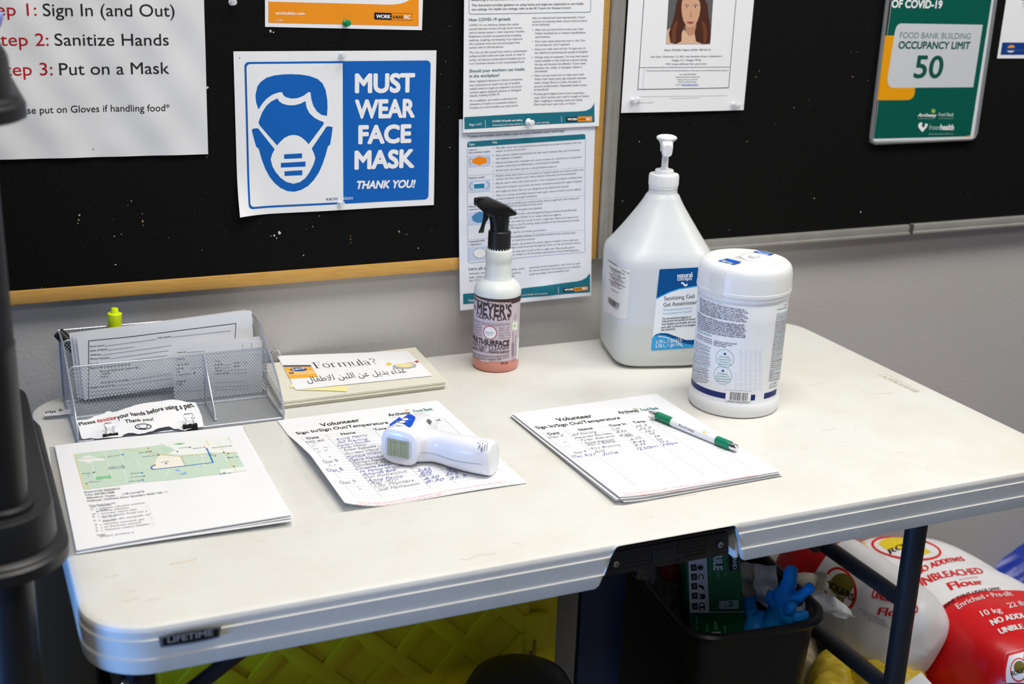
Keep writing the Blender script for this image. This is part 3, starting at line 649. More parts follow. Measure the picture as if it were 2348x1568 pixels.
k = g.mi(HDPE)
for j in range(len(rings) - 1):
    for i in range(n): g.f.append([o0 + j * n + i, o0 + j * n + (i + 1) % n, o0 + (j + 1) * n + (i + 1) % n, o0 + (j + 1) * n + i]); g.m.append(k)
g.f.append([o0 + i for i in range(n)]); g.m.append(k)
# recess behind the handle
g.box((.9895, -.6155, .711), (.006, .05, .046), HDPE, bev=.002); g.box((.818, -.6155, .711), (.006, .05, .046), HDPE, bev=.002)
g.box((.896, -.335, .719), (1.10, .54, .018), HDPE)
ts = Surf(plane_map((0, 0, ZT), (1, 0, 0), (0, -1, 0), (0, 0, 1)), (.9, .3), .3, h0=.0001)
ts.g = g
SMUDGE = [P((214, 209, 199)), P((206, 201, 191)), P((219, 208, 190)), P((196, 190, 178))]
def smudge(px, py, L, a, w, m):
    c = at(px, py, 2, ZT); pts = []
    q = [(c.x + math.cos(a) * L * (i / 5 - .5) + random.uniform(-1, 1) * L * .05, -c.y - math.sin(a) * L * (i / 5 - .5) + random.uniform(-1, 1) * L * .05) for i in range(6)]
    ts.line(q, w, m, 0, px=False)
for i in range(60):
    x = random.uniform(330, 2250); y = random.uniform(870, 1330)
    if (y - 790) < abs(x - 1750) * .22 + 60 and x > 1700: continue
    if y > 1390 - (x - 300) * .155: continue
    smudge(x, y, random.uniform(.003, .014), random.uniform(-.5, .5), random.uniform(.0003, .0008), random.choice(SMUDGE))
for x, y, L, a, w, m in ((420, 1288, .026, .1, .003, 2), (1900, 985, .022, -.1, .0008, 3), (300, 1375, .016, .1, .0009, 1), (256, 1321, .012, .1, .0014, 1), (300, 1355, .012, .2, .0012, 1), (350, 1375, .014, .1, .001, 1), (1188, 1246, .012, -.6, .001, 1), (2040, 900, .012, .2, .003, 2), (1962, 986, .003, 0, .002, 3), (1880, 880, .03, -.2, .0008, 1), (2020, 902, .05, -.3, .0008, 2), (646, 1012, .003, .5, .0022, 3), (1100, 1275, .04, .12, .0014, 1), (980, 820, .05, .1, .001, 2), (1220, 890, .04, .3, .001, 2)):
    smudge(x, y, L, a, w, SMUDGE[m])
ts.crop(1800, 720, 2.7025)
EMB = P((186, 176, 158))
ts.line([(578, 378), (625, 371), (832, 472), (800, 482)], .0009, EMB, 0, closed=True)
ts.text('LIFETIME', (606, 389), (812, 486), 14, EMB, 0, bold=.02)
g.build('table_top', tb, angle=28)
# maker's badge
LOGO = thing  # placeholder name kept local
bs = Surf(plane_map((0, TY0 - .0016, 0), (1, 0, 0), (0, 0, -1), (0, -1, 0)), (.4, -.71), .3, h0=.0011)
bs.crop(0, 1200, 3.089)
q = [bs.hit(*p) for p in ((1122, 806), (1240, 770), (1345, 750), (1455, 736), (1568, 728), (1553, 800), (1450, 826), (1340, 846), (1240, 860), (1138, 872))]
bs.g.prism([(u, TY0 - .0005, -v) for u, v in q], (0, -.0021, 0), P((92, 94, 96), .3), bev=.0004)
bs.poly([(1150, 812), (1240, 784), (1345, 764), (1455, 750), (1548, 742), (1538, 792), (1450, 814), (1340, 834), (1240, 849), (1155, 862)], P((24, 25, 27), .3), 1, px=True)
bs.text('LIFETIME', (1188, 842), (1506, 786), 42, P((132, 134, 136), .3), 2, bold=.03)
b = bs.g.build('maker_badge', tb); b['label'] = 'small black and grey badge with lettering'
# carry handle
hd = G()
Y0 = -.6445
hp = [(.8228, Y0, .6985), (.9757, Y0, .697), (.9765, Y0, .70), (.9735, Y0, .7238), (.971, Y0, .725), (.831, Y0, .7254), (.828, Y0, .7238)]
hd.prism(hp, (0, .022, 0), BLKP, bev=.0016)
for i in range(5):
    z = .7035 + i * .0044
    for x0, x1 in ((.846, .872), (.917, .948)): hd.box(((x0 + x1) / 2, Y0 - .0004, z), (x1 - x0, .0016, .0012), BLKP, bev=.0004)
for x in (.876, .9115): hd.box((x, Y0 - .0004, .7115), (.0016, .0014, .027), BLKP)
hd.box((.8938, Y0 - .0006, .7115), (.03, .0016, .016), BLKP, bev=.0006)
hs = Surf(plane_map((0, Y0 - .0014, 0), (1, 0, 0), (0, 0, -1), (0, -1, 0)), (.89, -.71), .3, h0=.0003)
hs.g = hd; hs.crop(1360, 1200, 3.913)
hs.text('LIFETIME', (606, 332), (820, 296), 34, M('black_gloss', (44, 44, 47), .25), 1, bold=.01)
H = hd.build('carry_handle', tb); H['label'] = 'black carry handle with two screws'
for x in (.8352, .9635):
    s_ = G(); z = .7116
    s_.lathe([(.0048, 0), (.0052, .0012), (.004, .0016)], BLKP, (x, Y0 + .0006, z), n=24, axis=(0, -1, 0))
    s_.lathe([(.0033, 0), (.0032, .0012), (.002, .002)], STEEL, (x, Y0 - .0006, z), n=20, axis=(0, -1, 0))
    s_.box((x, Y0 - .0027, z), (.0036, .0006, .0007), BLKP); s_.box((x, Y0 - .0027, z), (.0007, .0006, .0036), BLKP)
    s_.build('screw', H)
g = G(); g.box((.902, -.60, .704), (.166, .006, .05), BLKP); g.box((.902, -.6225, .7285), (.17, .044, .003), BLKP); g.build('recess_shade_panel', tb)  # black panels stand in for the shaded gap behind the handle
# legs
XR = 1.37
for x, nm in ((XR, 0), (.367, 1)):
    for y in (-.505, -.155):
        g = G(); g.tube([(x, y, .70), (x, y, .02)], .0145, LEGM, n=18); g.lathe([(.018, 0), (.0185, .02), (.0155, .032)], BLKP, (x, y, 0), n=18)
        g.build('leg', tb)
    g = G()
    for z in (.487, .347): g.tube([(x, -.505, z), (x, -.155, z)], .0115 if z > .4 else .0125, LEGM, n=14)
    g.build('cross_bar', tb)
g = G(); g.tube([(XR, -.262, .70), (XR, -.262, .487)], .0115, LEGM, n=14); g.build('brace_post', tb)
g = G(); a0, b0 = at(556, 1490, 1, -.5), at(440, 1580, 1, -.5)
d = (b0 - a0).normalized(); g.tube([a0 - d * .06, b0 + d * .30], .0085, LEGM, n=12); g.build('brace', tb)
g = G(); g.tube([(XR - .02, -.335, .49), (XR - .33, -.335, .70)], .008, LEGM, n=12); g.build('brace', tb)
c = at(281, 1547, 1, -.505); g = G(); g.lathe([(.004, 0), (.004, .004), (.002, .006)], STEEL, (c.x, -.52, c.z), n=14, axis=(0, -1, 0)); g.build('bolt', tb)

# ------------------------------------------------------------------ papers on the table
def table_paper(x, y, a, z, w=LS, h=LL, curl=None, mat=PAPER, **k): return table_sheet(x, y, a, w, h, z, curl=curl, mat=mat, step=.008, maxlen=.009, **k)
# map papers
SLV = M('clear_sleeve', (228, 230, 228), .2, trans=.55, ior=1.2)
s = table_paper(.3165, -.1985, -.052, ZT + .0007, LS + .012, LL + .008, mat=SLV); s.done('plastic_sleeve', 'clear plastic sleeve lying under the printed map papers', 'sleeve')
for i, (dx, dy, da) in enumerate(((.003, -.002, -.036), (-.0006, .0016, -.014), (.0036, .0008, -.034))):
    s = table_paper(.322 + dx, -.2059 + dy, da, ZT + .0012 + i * .0006, curl=lambda u, v, i=i: .0006 + .0045 * (v / LL) ** 3 * (u / LS) + .0006 * math.sin(u * 22 + i))
    s.done('paper_sheet', 'plain white sheet stacked directly under the printed map', 'paper', group='sheets under the printed map')
s = table_paper(.322, -.2059, -.0223, ZT + .0036, curl=lambda u, v: .0008 + .006 * (v / LL) ** 3 * (u / LS) + .0012 * math.sin(u * 24) * math.sin(v * 20 + 1) + .0014 * math.exp(-((v - .17) / .03) ** 2) * math.sin(u * 60) * (u > .1), t=.00015)
s.crop(140, 1010, 4.892)
MG = P((200, 220, 202)); MW = P((236, 240, 236)); MY = P((236, 214, 130)); MB = P((46, 118, 190)); MGR = P((140, 196, 150)); MLB = P((140, 180, 232))
s.poly([(148, 152), (900, 78), (1440, 10), (1880, -40), (2078, 338), (1450, 420), (900, 470), (258, 552)], MG, 1, px=True)
s.poly([(1110, 30), (1310, -10), (1460, -30), (1860, -40), (1980, 130), (1620, 150), (1330, 165), (1200, 150), (1290, 110)], MW, 2, px=True)
s.poly([(1075, 200), (1100, 170), (1220, 175), (1330, 180), (1390, 285), (1100, 318), (1030, 322), (1012, 302), (1050, 270)], P((240, 236, 224)), 2, px=True)
s.poly([(180, 210), (300, 170), (480, 205), (500, 228), (340, 235), (320, 260), (260, 240), (190, 232)], MW, 2, px=True)
s.poly([(1780, 330), (2050, 292), (2078, 338), (1800, 372)], MW, 2, px=True)
s.poly([(395, 408), (480, 402), (560, 388), (575, 432), (500, 425), (440, 440), (382, 443)], MGR, 2, px=True); s.poly([(1130, 90), (1180, 70), (1250, 85), (1200, 140), (1150, 120)], P((190, 218, 196)), 3, px=True); s.poly([(1255, 45), (1320, 28), (1400, 35), (1330, 52)], MGR, 3, px=True)
s.ell((1308, 336), 26, 12, MLB, 2, px=True); s.poly([(1320, 375), (1370, 365), (1405, 348), (1410, 375), (1370, 388)], MLB, 2, px=True); s.poly([(285, 390), (325, 388), (315, 405)], MLB, 2, px=True)
for q in ([(310, 140), (345, 250), (385, 440)], [(480, 122), (540, 300), (575, 440)], [(655, 105), (690, 250), (745, 480)], [(210, 340), (540, 318), (1030, 325)], [(240, 480), (600, 440)], [(830, 180), (890, 330)], [(560, 185), (900, 175)], [(1390, 285), (1345, 170)], [(1160, 420), (1210, 330)], [(1500, 20), (1560, 140), (1600, 260)], [(1750, 10), (1860, 240)]): s.line(q, .0006, MW, 3)
for q in ([(150, 155), (260, 550)], [(690, 98), (920, 125), (1200, 165), (1330, 180), (1640, 150), (1960, 135)], [(1630, 0), (1665, 60)], [(1770, 50), (1850, 150), (1960, 345)], [(290, 480), (310, 545)], [(960, 110), (1000, 150)]): s.line(q, .0009, MY, 4)
s.line([(1340, 178), (1700, 142)], .0006, P((170, 150, 130)), 4); s.line([(1390, 285), (1350, 180)], .0006, P((170, 150, 130)), 4); s.line([(180, 208), (500, 190)], .0006, P((190, 160, 140)), 4)
s.line([(1052, 276), (1030, 285), (1016, 300), (1014, 318), (1040, 328), (1390, 288), (1550, 268), (1705, 250), (1690, 215), (1658, 140), (1632, 92), (1650, 88)], .0017, MB, 5)
for x, y, c_ in ((694, 160, (60, 110, 200)), (1006, 125, (60, 110, 200)), (1095, 165, (80, 90, 100)), (372, 360, (50, 120, 80)), (703, 306, (40, 120, 140)), (695, 284, (140, 144, 150)), (910, 366, (60, 130, 210)), (932, 402, (120, 126, 130)), (920, 446, (60, 130, 210)), (1180, 262, (40, 90, 190)), (1052, 280, (210, 40, 50)), (1612, 78, (240, 160, 40)), (978, 90, (240, 160, 40)), (1305, 126, (190, 90, 90)), (1448, 80, (60, 110, 200)), (1825, 138, (60, 110, 200)), (1880, 195, (60, 110, 200)), (1730, 174, (190, 110, 150)), (1940, 292, (130, 110, 110)), (1830, 364, (120, 120, 120)), (288, 486, (150, 130, 120)), (1875, 148, (150, 120, 90))):
    s.ell((x, y), 11, 8, P(c_), 6, px=True, n=10)
for L, R in (((525, 190), (680, 166)), ((920, 190), (1080, 172)), ((530, 312), (680, 296)), ((540, 328), (690, 312)), ((780, 380), (895, 370)), ((780, 418), (915, 408)), ((755, 470), (905, 452)), ((242, 380), (360, 368)), ((1130, 252), (1215, 240)), ((880, 150), (990, 130)), ((1320, 92), (1430, 82)), ((1480, 100), (1600, 84)), ((1650, 168), (1720, 172)), ((1780, 384), (1910, 370)), ((310, 475), (450, 462)), ((1890, 200), (1985, 190))): s.greek(L, R, .0013, P((96, 130, 150)), 6)
s.text('Fort Worne', (1702, 92), (1915, 66), .0018, P((60, 66, 70)), 6)
s.quad((1520, 283), (1605, 272), (1613, 290), (1527, 300), WHITEINK, 6); s.greek((1535, 294), (1600, 286), .0012, BODY, 7); s.quad((1540, 180), (1620, 172), (1626, 190), (1546, 198), WHITEINK, 6); s.greek((1552, 192), (1610, 186), .0012, BODY, 7)
T1 = P((80, 82, 90))
for t, L, R in (('EVACUATED RESIDENTS', (265, 592), (662, 550)), ('CALL 604-864-5688', (274, 622), (598, 590)), ('Abbotsford -Tradex', (284, 655), (610, 625)), ('1190 Cornell St', (692, 613), (938, 580)), ('Chilliwack -Chilliwack Senior Secondary 46363 Yale Rd', (290, 690), (1190, 585))): s.text(t, L, R, .0022, T1, 2, bold=.012)
s.text('Entry Expectation Plan', (318, 740), (616, 708), .0018, T1, 2)
for L, R in (((330, 754), (560, 728)), ((430, 772), (955, 702)), ((430, 790), (520, 778)), ((440, 800), (760, 760)), ((450, 828), (850, 778)), ((460, 858), (970, 796)), ((460, 872), (610, 852)), ((470, 905), (985, 838)), ((470, 916), (620, 898)), ((480, 946), (935, 890)), ((490, 978), (890, 926)), ((500, 1010), (990, 944)), ((440, 1086), (820, 1036))): s.greek(L, R, .0016, P((120, 122, 130)), 2)
for x, y in ((346, 776), (360, 832), (366, 860), (378, 904), (392, 954), (398, 986), (404, 1017)): s.greek((x - 10, y + 4), (x + 14, y + 2), .0018, T1, 2); s.greek((x + 48, y), (x + 66, y - 2), .0014, P((120, 122, 130)), 2)
s.ell((408, 799), 12, 6, P((60, 60, 120)), 3, px=True); s.text('Tradex', (402, 1075), (498, 1062), .002, T1, 2, bold=.012)
for x, y in ((945, 748), (968, 780), (980, 820), (990, 866), (1005, 894), (1010, 928), (1018, 958)): s.line([(x, y), (x + 40, y - 6)], .0004, LINE, 2)
s.done('map_printout', 'white printout with a green map and blue route, top of the left paper pile', 'paper')

def logo_head(s, a, b, c, d, k):
    s.text('Archway', a, b, k, P((44, 46, 48)), 2, bold=.014); s.text('Food Bank', c, d, k * .95, P((40, 132, 124)), 2, bold=.006)
# volunteer sheet on the left
s = table_paper(.5878, -.2037, .0105, ZT + .0006, curl=lambda u, v: .0008 + .016 * max(0, 1 - u / .055) ** 2 * max(0, min(1, (v - .05) / .1)) * (1 - .35 * v / LL) + .001 * math.sin(u * 30) * math.sin(v * 18))
s.crop(600, 780, 3.669)
s.text('Volunteer', (508, 728), (832, 684), .0054, BLACK, 2, bold=.012); s.text('Sign In/Sign Out/Temperature', (300, 794), (1070, 702), .0043, BLACK, 2, bold=.009)
logo_head(s, (1075, 642), (1256, 618), (1288, 608), (1446, 588), .0046)
s.ring(s.hit(1225, 592), .004, .003, .0007, P((150, 190, 60)), 2, a0=PI, a1=2 * PI); s.ell(s.hit(1222, 594), .0016, .0016, P((240, 180, 60)), 2); s.line([(1080, 655), (1165, 644)], .0005, P((80, 160, 150)), 2); s.line([(1300, 618), (1400, 606)], .0004, P((80, 160, 150)), 2)
HD = P((58, 60, 66))
for t, L, R in (('Date', (390, 834), (486, 822)), ('Name', (676, 800), (794, 784)), ('Time In', (955, 762), (1110, 742)), ('Temp', (1180, 734), (1290, 720)), ('Time Out', (1330, 698), (1510, 676))): s.text(t, L, R, .0034, HD, 2, bold=.008)
def table_lines(s, tl, tr, br, bl, cols, rows, w=.0003):
    A, B, C_, D_ = [s.hit(*p) for p in (tl, tr, br, bl)]
    lp = lambda p, q, t: (p[0] + (q[0] - p[0]) * t, p[1] + (q[1] - p[1]) * t)
    for i in range(rows + 1): s.line([lp(A, D_, i / rows), lp(B, C_, i / rows)], w, LINE, 1, px=False)
    for c_ in cols: s.line([lp(A, B, c_), lp(D_, C_, c_)], w, LINE, 1, px=False)
    return lambda c_, r: lp(lp(A, D_, r / rows), lp(B, C_, r / rows), c_)
tl = table_lines(s, (330, 822), (1522, 650), (2038, 1130), (790, 1325), (0, .17, .49, .66, .82, 1), 24)
def hand(s, t, L, R, cap, m, b=0): s.text(t, L, R, cap, m, 3, bold=b, slant=.45, hand=.045)
for t, L, R, m in (('Anne Penny', (620, 846), (895, 806), PEN), ('Jeff Sterling', (632, 870), (890, 838), PEN), ('Kaitlyn Fowler', (640, 898), (920, 856), PEN), ('Pavan Michal', (668, 916), (880, 886), PENK), ('Amber Regionald', (690, 936), (960, 900), PENK), ('Gurleen Mand', (700, 966), (980, 928), PENK), ('Monique Wilson', (720, 994), (1010, 950), PENB), ('Debra Mandville', (735, 1020), (1060, 978), PENB), ('Warren Hanson', (760, 1042), (1060, 1006), PENK), ('Christine Appl', (776, 1066), (1090, 1026), PENK), ('Christina Peeler', (790, 1092), (1100, 1050), PENB), ('H. Fanny Wilson', (830, 1116), (1190, 1068), PENB), ('Amanda Bob', (850, 1142), (1130, 1100), PENB), ('Dan Kowalchuk', (865, 1166), (1225, 1112), PENK), ('Anne Penny', (890, 1194), (1190, 1152), PENB), ('Raj Arr', (915, 1216), (1150, 1182), PENK), ('Lilly Wynters', (950, 1240), (1280, 1186), PENK), ('Jodi Mathewson', (980, 1268), (1330, 1214), PENK)):
    hand(s, t, L, R, .0033, m)
for t, L, R, m in (('DEC 8th', (378, 866), (530, 848), PENK), ('"', (440, 884), (456, 882), PENK), ('"', (440, 908), (456, 906), PENK), ('" "', (440, 932), (545, 920), PENK), ('" "', (480, 955), (560, 944), PENK), ('"', (575, 1000), (595, 998), PENK), ('Dec 8', (525, 1035), (650, 1020), PENK), ('" "', (590, 1076), (640, 1070), PENK), ('Dec 8', (560, 1108), (690, 1094), PENB), ('"', (655, 1128), (675, 1126), PENK), ('Dec 9', (665, 1210), (800, 1196), PENK), ('"', (820, 1255), (832, 1253), PENK), ('"', (825, 1275), (845, 1272), PENK),
    ('2:55', (1310, 1108), (1420, 1090), PENB), ('8:00', (1340, 1128), (1430, 1114), PENB), ('0810', (1330, 1152), (1428, 1138), PENB), ('8:30', (1370, 1178), (1490, 1158), PENB), ('8:30', (1380, 1206), (1530, 1180), PENB), ('35.9', (1555, 1098), (1640, 1085), PENB), ('36.4', (1560, 1118), (1690, 1102), PENB), ('36.2', (1550, 1142), (1650, 1128), PENB), ('35.9', (1580, 1172), (1720, 1150), PENB)):
    hand(s, t, L, R, .0033, m)
FOOT = P((226, 150, 150))
s.text('** Please use temperature gun provided. If your temperature is over 37.5\u00b0C, return to your vehicle and call reception at', (785, 1365), (2065, 1192), .0016, FOOT, 2); s.text("and inform them that you won't be making your shift.", (795, 1384), (1525, 1300), .0016, FOOT, 2)
s.done('sign_in_sheet', 'single volunteer sign-in sheet lying under the white thermometer', 'paper')

# volunteer stack on the right
for i, (dx, dy, da) in enumerate(((.002, -.0025, .030), (-.0015, .002, .013), (.0012, -.001, .027), (-.0022, .0012, .017), (.0004, -.0012, .023))):
    s = table_paper(.8732 + dx, -.288 + dy, .0 + da, ZT + .0009 + i * .0009, curl=lambda u, v, i=i: .0002 + (.0012 * (4 - i) * .0) + .0025 * max(0, 1 - u / .04) ** 2 * (v / LL) + .0012 * (v / LL) ** 2)
    s.done('paper_sheet', 'white sheet stacked directly under the top sheet beneath the pen', 'paper', group='sheets under the sign-in sheet with the pen')
s = table_paper(.8732, -.288, .0213, ZT + .0058, curl=lambda u, v: .0003 + .003 * max(0, 1 - u / .04) ** 2 * (v / LL) + .0014 * (v / LL) ** 2)
s.crop(1140, 880, 3.354)
s.text('Volunteer', (470, 290), (738, 258), .0054, BLACK, 2, bold=.012); s.text('Sign In/Sign Out/Temperature', (308, 348), (952, 270), .0043, BLACK, 2, bold=.009)
logo_head(s, (942, 232), (1096, 214), (1118, 210), (1248, 196), .0046)
s.ring(s.hit(1066, 196), .004, .003, .0007, P((150, 190, 60)), 2, a0=PI, a1=2 * PI); s.ell(s.hit(1064, 198), .0018, .0016, P((240, 180, 60)), 2); s.line([(952, 240), (1080, 226)], .0004, P((80, 160, 150)), 2)
for t, L, R in (('Date', (402, 395), (484, 383)), ('Name', (638, 363), (740, 348)), ('Time In', (872, 332), (998, 314)), ('Temp', (1056, 305), (1144, 294)), ('Time Out', (1190, 290), (1340, 272))): s.text(t, L, R, .0034, HD, 2, bold=.008)
table_lines(s, (350, 380), (1345, 262), (1958, 655), (892, 808), (0, .17, .49, .66, .82, 1), 21)
for t, L, R, m in (('Jeff Sterling', (575, 400), (765, 375), PENK), ('Alexander Bourbeau', (600, 425), (885, 386), PENK), ('Tyler Stevens', (640, 446), (900, 408), PENK), ('Amber Regionald', (675, 466), (900, 436), PENK), ('Shirl C Rivette', (700, 480), (910, 448), PENK), ('Alyx Browne', (715, 508), (950, 478), PENK), ('Ana', (750, 535), (830, 520), PENK), ('Dec 9/21', (580, 568), (750, 552), PENB), ('Julie', (810, 550), (930, 532), PENB), ('Dec 9', (398, 422), (512, 406), PENK), ('"', (505, 462), (525, 460), PENK), ('" "', (525, 500), (560, 494), PENK), ('Dec 9', (598, 540), (690, 526), PENK),
    ('7:30', (892, 360), (950, 350), PENK), ('830', (920, 380), (998, 368), PENK), ('830', (945, 408), (1025, 394), PENK), ('840', (1000, 412), (1050, 400), PENK), ('8:25', (1030, 438), (1110, 420), PENK), ('8:45', (1045, 462), (1140, 446), PENK), ('9:35', (1065, 484), (1145, 470), PENK), ('12:50pm', (1080, 512), (1235, 486), PENB), ('3:00pm', (1275, 480), (1392, 460), PENB), ('36.3', (1066, 336), (1150, 324), PENK), ('35.5', (1095, 356), (1185, 344), PENK), ('36.1', (1140, 376), (1210, 366), PENK), ('36', (1175, 394), (1215, 386), PENK), ('36', (1215, 416), (1255, 406), PENK), ('36', (1235, 440), (1270, 432), PENK), ('35.4', (1255, 460), (1320, 448), PENK)):
    hand(s, t, L, R, .0031, m)
s.text('** Please use temperature gun provided. If your temperature is over 37.5\u00b0C, return to your vehicle and call reception at', (955, 850), (2005, 706), .0016, FOOT, 2); s.text("and inform them that you won't be making your shift.", (975, 862), (1560, 806), .0016, FOOT, 2)
s.done('sign_in_sheet', 'volunteer sign-in sheet with the green pen, top of the right paper pile', 'paper')

# ------------------------------------------------------------------ pen
PG = M('pen_green', (8, 128, 92), .35); PW = M('pen_white', (240, 240, 242), .3); CHR = M('chrome', (215, 215, 218), .12, metal=1)
zp = ZT + .0126
def pp(x, y): return at(1140 + x / 3.354, 880 + y / 3.354, 2, zp)
A = pp(1165, 215); B = pp(1845, 497); ax = (B - A).normalized(); Lp = (B - A).length
pn = thing('ballpoint_pen', 'green and white ballpoint pen lying on the right paper pile', 'pen', (A + B) / 2 - Vector((0, 0, .005)))
def seg(name, prof, mat, **k):
    g = G(); g.lathe([(r, t * Lp) for r, t in prof], mat, A, n=28, axis=ax); return g.build(name, pn)
seg('tip', [(.0009, 0), (.0012, .012), (.0024, .02), (.0046, .10), (.0047, .105)], CHR)
g = G(); g.lathe([(r, t * Lp) for r, t in [(.0047, .10), (.0052, .112), (.0051, .14), (.0052, .16), (.0052, .275), (.0055, .285)]], PG, A, n=28, axis=ax)
for t in (.14, .16, .18, .20, .22, .24): g.lathe([(.005, (t - .004) * Lp), (.0055, t * Lp), (.005, (t + .004) * Lp)], PG, A, n=28, axis=ax, capt=False, capb=False)
g.build('grip', pn)
side = Vector((0, 0, 1)); side = (side - ax * side.dot(ax)).normalized(); tang = ax.cross(side)
def penmap(u, v, h):
    a = v / .0054; return A + ax * u + (side * math.cos(a) + tang * math.sin(a)) * (.0054 + h)
# v grows downwards (towards the viewer), u along the pen
ps = Surf(lambda u, v, h: penmap(u, v, h), (Lp * .6, .003), .003, h0=.00008, metric=True); ps.dh = .00005
ps.g.lathe([(r, t * Lp) for r, t in [(.0054, .285), (.0054, .79)]], PW, A, n=32, axis=ax)
for i, t in enumerate('Archway'):
    ps.g.mi(BLACK)
def penuv(t): return t * Lp
vs_, fs_ = glyphs('Archway', .02)
def pen_text(t, u0, u1, v0, cap, mat, bold=.02):
    vs, fs = glyphs(t, bold); x0 = min(v[0] for v in vs); x1 = max(v[0] for v in vs)
    q = [(u0 + (u1 - u0) * (x - x0) / (x1 - x0), v0 - cap * y / CAPH) for x, y in vs]
    ps.tris([(q[f[0]], q[f[i]], q[f[i + 1]]) for f in fs for i in range(1, len(f) - 1)], mat, 1)
pen_text('Archway', Lp * .38, Lp * .56, .0082, .0036, P((30, 44, 84)))
ps.ring((Lp * .66, .002), .0042, .004, .0008, P((130, 200, 160)), 1, a0=PI, a1=2 * PI + .6); ps.ell((Lp * .655, .0026), .0016, .0016, P((240, 190, 60)), 1)
ps.g.build('barrel', pn)
seg('end_grip', [(.0055, .785), (.0057, .79), (.0057, .93), (.0052, .935)], PG)
seg('clicker', [(.0046, .93), (.0047, .97), (.0044, .975), (.0044, .99), (.0034, 1.0)], CHR)

# ------------------------------------------------------------------ infrared thermometer lying on its side
TW = M('thermometer_white', (236, 237, 244), .32, spec=.5, coat=.15)
def tp(x, y, z): return at(600 + x / 3.669, 780 + y / 3.669, 2, z)
zc = ZT + .0245
c0 = tp(1152, 905, zc)             # middle of the screen end
fa = (tp(1960, 1010, zc) - tp(1300, 880, zc)); fa.z = 0; fa.normalize()     # along the handle
fb = Vector((-fa.y, fa.x, 0))       # along the barrel, away from the viewer
zz = Vector((0, 0, 1))
tm = thing('infrared_thermometer', 'white handheld infrared thermometer lying on the left sign-in sheet', 'thermometer', (c0.x, c0.y, ZT + .002))
def sq_ring(c, ea, ez, ha, hz, n=36, p=3.2):
    out = []
    for i in range(n):
        t = 2 * PI * i / n; ct, st = math.cos(t), math.sin(t)
        out.append(c + ea * (ha * math.copysign(abs(ct) ** (2 / p), ct)) + ez * (hz * math.copysign(abs(st) ** (2 / p), st)))
    return out
g = G(); rings = []
for t, ha, hz, dz in ((.0, .0205, .0188, 0), (.0012, .0228, .0208, 0), (.004, .0238, .0220, 0), (.012, .0236, .0222, 0), (.03, .0222, .0222, .0), (.045, .020, .0216, 0), (.056, .0185, .0205, 0), (.066, .0176, .0195, 0), (.070, .0165, .018, 0)):
    rings.append(sq_ring(c0 + fb * t + zz * dz, fa, zz, ha, hz))
g.loft(rings, TW)
body = g.build('body', tm)
g = G(); rings = []
h0 = c0 + fb * .026
for t, wb, hz, sb in ((.012, .0225, .0195, .0), (.020, .0205, .0192, .0005), (.028, .0170, .0188, .0035), (.036, .0150, .0186, .0045), (.046, .0148, .0188, .0030), (.058, .0160, .0194, .0005), (.074, .0172, .0200, -.0012), (.090, .0178, .0202, -.0014), (.104, .0176, .0200, -.001), (.1085, .0165, .019, -.001), (.1100, .0145, .017, -.001)):
    rings.append(sq_ring(h0 + fa * t + fb * sb - zz * (.0225 - hz) * .6, fb, zz, wb, hz, p=2.7))
g.loft(rings, TW); hnd = g.build('handle', tm)
SEAM = P((150, 152, 166))
g = G(); pts = []
for i in range(40):
    t = .016 + i * .0022; hw = [(.012, .0225), (.020, .020), (.028, .0135), (.036, .0105), (.046, .0118), (.058, .0155), (.074, .0184), (.090, .0192), (.104, .0186), (.2, .0186)]; w_ = next(a[1] + (b[1] - a[1]) * (t - a[0]) / (b[0] - a[0]) for a, b in zip(hw, hw[1:]) if t <= b[0]); pts.append(h0 + fa * t - fb * (w_ + .0001) - zz * (.0045 + .002 * math.sin((t - .02) * 45)))
g.tube([p for p in pts], .0003, SEAM, n=5); g.build('seam', hnd)
g = G()
for x, y in ((1862, 850), (1840, 858), (1884, 862), (1822, 868), (1860, 872), (1900, 878), (1836, 882), (1878, 886), (1826, 898), (1856, 896), (1896, 896), (1846, 912), (1874, 908), (1854, 922)):
    p = tp(x, y, zc + .0175); g.lathe([(.0005, -.003), (.0005, .0016)], P((120, 122, 136)), p, n=8)
g.build('speaker_holes', hnd)
# screen
fs0 = -fb
def rim(ea_h, ez_h, d, p=4): return sq_ring(c0 + fs0 * d, fa, zz, ea_h, ez_h, p=p)
g = G(); g.loft([rim(.0168, .0142, -.002), rim(.0168, .0142, .0010), rim(.0158, .0132, .0014)], M('bezel_grey', (200, 204, 216), .3)); bz = g.build('screen_bezel', tm)
g = G(); g.prism([c0 + fs0 * .0012 + fa * x + zz * z for x, z in ((-.0135, -.0108), (.0138, -.0108), (.0138, .0105), (-.0135, .0105))], fs0 * .0006, M('lcd_glass', (150, 158, 128), .15, coat=.5))
for x in (-.009, -.004, .004, .009): g.box(c0 + fs0 * .002 + fa * x, (.0002, .0002, .018), P((136, 144, 116)))
g.box(c0 + fs0 * .002 + zz * .007, (.02, .0002, .0002), P((136, 144, 116)), rot=fa.to_track_quat('X', 'Z').to_matrix().to_4x4())
g.build('screen', bz)
